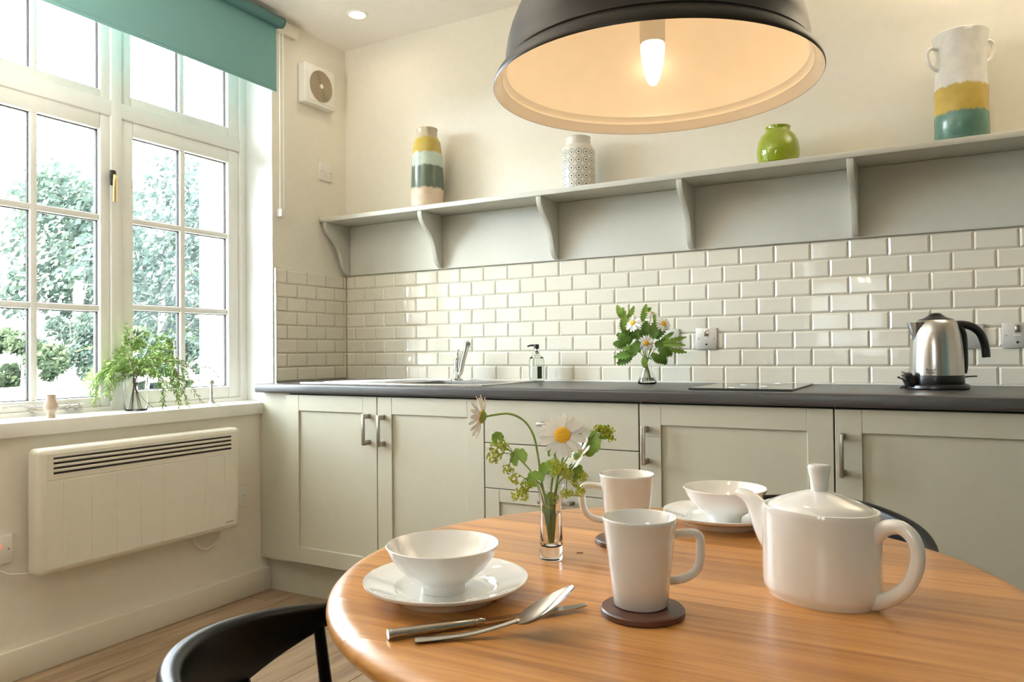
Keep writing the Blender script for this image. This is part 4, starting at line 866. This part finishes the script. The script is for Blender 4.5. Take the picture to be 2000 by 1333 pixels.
greenery('narrow pale leaves reaching right in the worktop bouquet', bst((1310,668),-1.2), [(B2(1295,668,-.01),D2(1,.22),cam2,.095,.022),(B2(1297,674,-.01),D2(1,.02),cam2+Vector((0,0,.4)),.085,.022),(B2(1295,680,-.01),D2(1,-.18),cam2,.095,.024),(B2(1293,664,.0),D2(.8,.5),cam2,.06,.022),(B2(1282,632,.0),D2(-.1,1),cam2,.05,.016)], 'leaf')
greenery('pale green fronds standing up at the top of the worktop bouquet', bst((1225,610),.6), [(B2(1224,648,0),D2(-.15,1),cam2,.10,.034),(B2(1214,618,0),D2(-.35,1),cam2,.055,.03),(B2(1226,622,0),D2(.45,1),cam2,.06,.026),(B2(1256,625,.01),D2(.25,1),cam2,.07,.03),(B2(1262,605,.01),D2(.8,.5),cam2,.03,.022),(B2(1255,698,-.03),D2(.1,-1),cam2,.04,.03)], 'leaf')

# ------------------------------------------------------------------ things on the window sill
SL = .818
b = BM(); lathe(b, [(0,0),(.013,0),(.0145,.003),(.013,.009),(.0115,.013),(.0135,.018),(.020,.026),(.0228,.035),(.0215,.046),(.0165,.060),(.0140,.068),(.0152,.075),(.0170,.079),(.0150,.079),(.012,.072),(.012,.06),(0,.058)], 36)
tag(obj('stoneware_pot', b, 'terracotta', loc=(-.035,-1.432,SL), smooth=50), 'tiny beige stoneware pot on the sill before the window stay', 'pot')
cs = thing('candlestick', 'slim pewter candlestick at the right end of the sill', 'candlestick', (-.045,-.775,SL))
b = BM(); lathe(b, [(0,0),(.038,0),(.039,.002),(.030,.004),(.014,.008),(.008,.016),(.005,.030),(.0045,.045),(.006,.052),(.0042,.060),(.0042,.078),(.006,.084),(.0115,.090),(.0125,.098),(.010,.098),(.009,.092),(0,.091)], 32); obj('stick', b, 'pewter', cs, smooth=50)
b = BM(); lathe(b, [(0,.0915),(.0085,.0925),(.0085,.104),(.006,.106),(0,.106)], 20); obj('candle_stub', b, 'candle', cs)
VS = Vector((-.072,-1.095,SL))
b = BM(); lathe(b, [(0,0),(.036,0),(.040,.003),(.043,.05),(.0465,.10),(.0490,.142),(.0475,.142),(.0448,.10),(.0412,.05),(.0380,.008),(0,.007)], 48)
v3 = tag(obj('glass_vase', b, 'glass', loc=VS, smooth=60), 'clear glass tumbler vase of greenery on the window sill', 'vase')
S3 = 515.
def B3(u, v, dw=0): return VS+rV*((u-272)/S3)+Vector((0,0,(800-v)/S3))+wV*dw
def fir_bm(path, w, k, seed, flat=.8, thin=.0022):
    rr = random.Random(seed); bm = bmesh.new(); n = len(path)
    for i in range(k):
        u = (i+.5)/k; f = .12+u*.88; j = min(n-2,int(f*(n-1))); p = path[j].lerp(path[j+1], f*(n-1)-j); d = (path[j+1]-path[j]).normalized()
        L = w*(.6+.5*math.sin(PI*min(1,u*1.05)))*rr.uniform(.7,1.15); a = rr.uniform(0,2*PI); s = d.orthogonal().normalized(); s = (Matrix.Rotation(a,3,d) @ s); s.y *= flat
        tip = p+d*L*rr.uniform(.5,.9)+s*L*.75+Vector((0,0,-.2*L)); e = (tip-p).cross(Vector((rr.uniform(-1,1),rr.uniform(-1,1),rr.uniform(-1,1)))).normalized()*thin
        m = p.lerp(tip,.5); bm.faces.new([bm.verts.new(x) for x in (p-e*.4,m-e,tip,m+e)])
    return bm
def fir(pts, w, k, seed, m='needle', stem='twig', r=.0014, cones=0, sub=True, label='feathery green fir sprig in the glass vase on the sill'):
    pts = [Vector(p) for p in pts]
    t = thing('fir_sprig', label, 'sprig', pts[0], group='fir sprigs in the sill vase'); base = pts[0]
    P = catmull([p-base for p in pts],7); b = BM(); tube(b, P, [r*(1-.6*i/len(P)) for i in range(len(P))], 6)
    bm = fir_bm(P[len(P)*2//5:], w, int(k*2.2), seed); rr = random.Random(seed)
    if sub:
        for i in range(7):
            j = int(len(P)*(.42+.07*i)); j = min(j,len(P)-2); d = (P[j+1]-P[j]).normalized(); s = Matrix.Rotation(rr.uniform(0,2*PI),3,d) @ d.orthogonal().normalized(); s.z -= .35; L = w*rr.uniform(1.8,3.2)
            Q = [P[j], P[j]+(d*.7+s*.7)*L*.5, P[j]+(d*.9+s*.8)*L+Vector((0,0,-.25*L))]; tube(b, Q, r*.45, 5); q = fir_bm(catmull(Q,3), w*.7, max(24,k//2), seed+i); merge(bm, q)
    obj('stem', b, stem, t); obj('needles', bm, m, t, smooth=0, kind='stuff')
    for c in range(cones):
        p = P[int(len(P)*(.45+.2*c))]; b = BM(); lathe(b, [(0,-.012),(.006,-.008),(.008,0),(.006,.009),(0,.014)], 12)
        for v in b.verts: v.co.xy *= 1+.25*mnoise.noise(v.co*400)
        obj('cone', b, 'cone', t, loc=p+Vector((0,0,-.006)))
def fs(k): return [B3(272+k*14,797,k*.012),B3(270+k*4,765,k*.01),B3(270-k*3,735,-k*.008)]
E3 = [((230,705,.02),(185,715,.04),(158,748,.05),.030,60,1),((228,718,-.02),(200,738,-.03),(190,765,-.03),.028,50,2),((248,690,0),(250,660,.01),(251,630,.01),.022,60,3),((285,690,.03),(305,665,.04),(322,648,.04),.020,46,4),
      ((300,695,-.02),(325,678,-.03),(345,666,-.03),.028,60,5),((305,710,.01),(335,730,.02),(352,788,.03),.030,70,6),((310,700,-.03),(355,715,-.05),(384,790,-.05),.028,70,7),((300,715,-.02),(325,745,-.02),(334,788,-.03),.026,56,8),
      ((240,700,.03),(222,680,.05),(205,690,.06),.030,60,9),((285,700,.04),(300,690,.06),(330,700,.07),.026,50,10),((262,690,.02),(262,672,.03),(275,665,.03),.026,60,11),((318,700,.0),(350,705,.0),(382,745,.0),.022,56,12),((245,715,-.03),(232,735,-.05),(226,770,-.05),.020,40,13),
      ((232,712,.0),(215,720,-.01),(196,742,-.02),.026,50,14),((275,705,-.03),(255,700,-.05),(235,708,-.06),.026,60,15)]
for i, (a, c, e, w, k, sd) in enumerate(E3): fir(fs((-1)**i*(.3+.1*(i % 6)))+[B3(*a),B3(*c),B3(*e)], w, k, sd, cones=1 if i in (0,5,10) else 0)
fir(fs(.5)+[B3(240,690,.02),B3(195,672,.03),B3(142,684,.04)], .012, 46, 21, r=.0010, sub=False, label='thin sparse fir sprig reaching far left out of the sill vase')
fir(fs(-.5)+[B3(320,705,.0),B3(365,705,.0),B3(402,752,.0)], .010, 40, 22, m='cone', r=.0010, sub=False, label='thin brown sprig reaching right out of the sill vase, lower of two')
fir([B3(300,796,.02),B3(276,765,.0),B3(268,735,.0),B3(310,700,.02),B3(372,718,.04),B3(405,718,.05),B3(424,738,.055)], .008, 46, 23, m='cone', r=.0010, sub=False, label='thin brown sprig whose tip arches over to the candlestick')

# ------------------------------------------------------------------ outdoors
GZ = .40
b = BM()
t = bmesh.new(); bmesh.ops.create_grid(t, x_segments=60, y_segments=60, size=60)
for v in t.verts: v.co.z = .12*mnoise.noise(v.co*.15)
merge(b, t, Matrix.Translation((-61,0,GZ-.05))); struct('ground_lawn', b, 'lawn', 60)
b = BM(); box(b, 0.6-1.5,10, -60,-4.7, -.4,-.3); struct('ground_terrace', b, 'lawn', 0)
b = BM(); box(b, -6.2,WT-.02, -9,7, .2,.37); struct('ground_bounce', b, 'bounce_ground', 0)  # hidden pale strip added to bounce daylight up to the ceiling
b = BM(); box(b, -6,9, -9.2,-8.4, -.4,5.2); struct('wall_sky_blocker', b, 'sky_blocker', 0)  # unseen wall added to cut the sky light through the rear window
fn = thing('garden_rail', 'low weathered post and rail beyond the left casement', 'fence', (-3.1,.55,GZ), math.radians(118))
b = BM(); box(b, -2.6,2.4, -.02,.02, .38,.425, .004); obj('rail', b, 'fence', fn)
for x in (-1.9,-.3,1.3):
    b = BM(); box(b, x-.03,x+.03, -.028,.028, -.2,.40, .004); obj('post', b, 'fence', fn)
def foliage(n, blobs, size, seed):
    rr = random.Random(seed); vs = []; fs_ = []; tot = sum(r**2 for _, r in blobs)
    for c, r in blobs:
        for i in range(int(n*r*r/tot)):
            d = Vector((rr.gauss(0,1),rr.gauss(0,1),rr.gauss(0,1))).normalized(); p = Vector(c)+d*r*(rr.random()**.35); s = size*rr.uniform(.5,1.2)
            a = Vector((rr.gauss(0,1),rr.gauss(0,1),rr.gauss(0,1))).normalized(); e = a.orthogonal().normalized()*s; g = a.cross(e).normalized()*s*.55; k = len(vs)
            vs += [p-e,p-g*.9,p+e,p+g*.9]; fs_.append((k,k+1,k+2,k+3))
    me = bpy.data.meshes.new('foliage'); me.from_pydata(vs,[],fs_); return me
def tree(name, label, x, y, h, crown, n, size, seed, m='tree', trunk=.12, branches=5, cat='tree', group='trees beyond the lawn', spread=1.0):
    rr = random.Random(seed); t = thing(name, label, cat, (x,y,GZ-.1), group=group)
    blobs = []
    for i in range(crown):
        u = (i+.5)/crown; a = rr.uniform(0,2*PI); R = h*.26*spread*math.sin(PI*(.15+.75*u)); blobs.append(((R*math.cos(a),R*math.sin(a),h*(.22+.68*u)), h*rr.uniform(.11,.18)))
    me = foliage(int(n*1.15), blobs, size*1.15, seed); me.materials.append(M[m]); o = bpy.data.objects.new('crown', me); COL.objects.link(o); o.parent = t; o['kind'] = 'stuff'
    if trunk:
        b = BM(); tube(b, [(0,0,0),(.05,.02,h*.3),(0,.05,h*.6),(.04,0,h*.88)], [trunk,trunk*.75,trunk*.45,trunk*.12], 10); obj('trunk', b, 'bark', t)
        for i in range(branches):
            c = blobs[int(len(blobs)*(i+.5)/branches)][0]; z = c[2]*.55; b = BM(); tube(b, catmull([(0,.02,z),(c[0]*.5,c[1]*.5,(z+c[2])/2-.1),c],4), [trunk*.35*(1-.75*j/8) for j in range(9)], 6); obj('branch', b, 'bark', t)
tree('broadleaf_tree', 'tall bluish green tree seen through the upper left panes', -19.2,10.1, 6.4, 22, 5200, .12, 31, trunk=.2)
tree('broadleaf_tree', 'tree with bare forking branches behind the right casement', -12.0,7.6, 5.2, 18, 3400, .085, 32, 'far', trunk=.09, branches=9)
tree('broadleaf_tree', 'broad pale tree at the left edge of the window view', -24.5,5.2, 5.9, 20, 4200, .13, 33, 'far', trunk=.2)
tree('broadleaf_tree', 'distant rounded tree showing close to the window post', -35.1,21.9, 10.0, 18, 4200, .17, 34, trunk=.25)
tree('broadleaf_tree', 'distant light green tree low behind the right casement panes', -25.4,18.6, 6.6, 16, 4200, .14, 35, 'hedge', trunk=.2)
for i, (x, y, h, lb) in enumerate(((-10.1,3.75,1.15,'light green garden bush at the far left across the lawn'),(-12.6,6.0,1.6,'bluish garden bush in the middle of the left casement'),(-8.9,5.05,1.15,'garden bush just left of the window post'),(-7.0,4.2,1.05,'garden bush behind the greenery vase'),(-14.6,10.9,2.2,'garden bush nearest the outer reveal'))):
    tree('garden_bush', lb, x, y, h, 12, 2400, .055, 50+i, 'hedge' if i % 2 == 0 else 'tree', trunk=.03, branches=3, cat='bush', group='bushes across the lawn', spread=1.7)
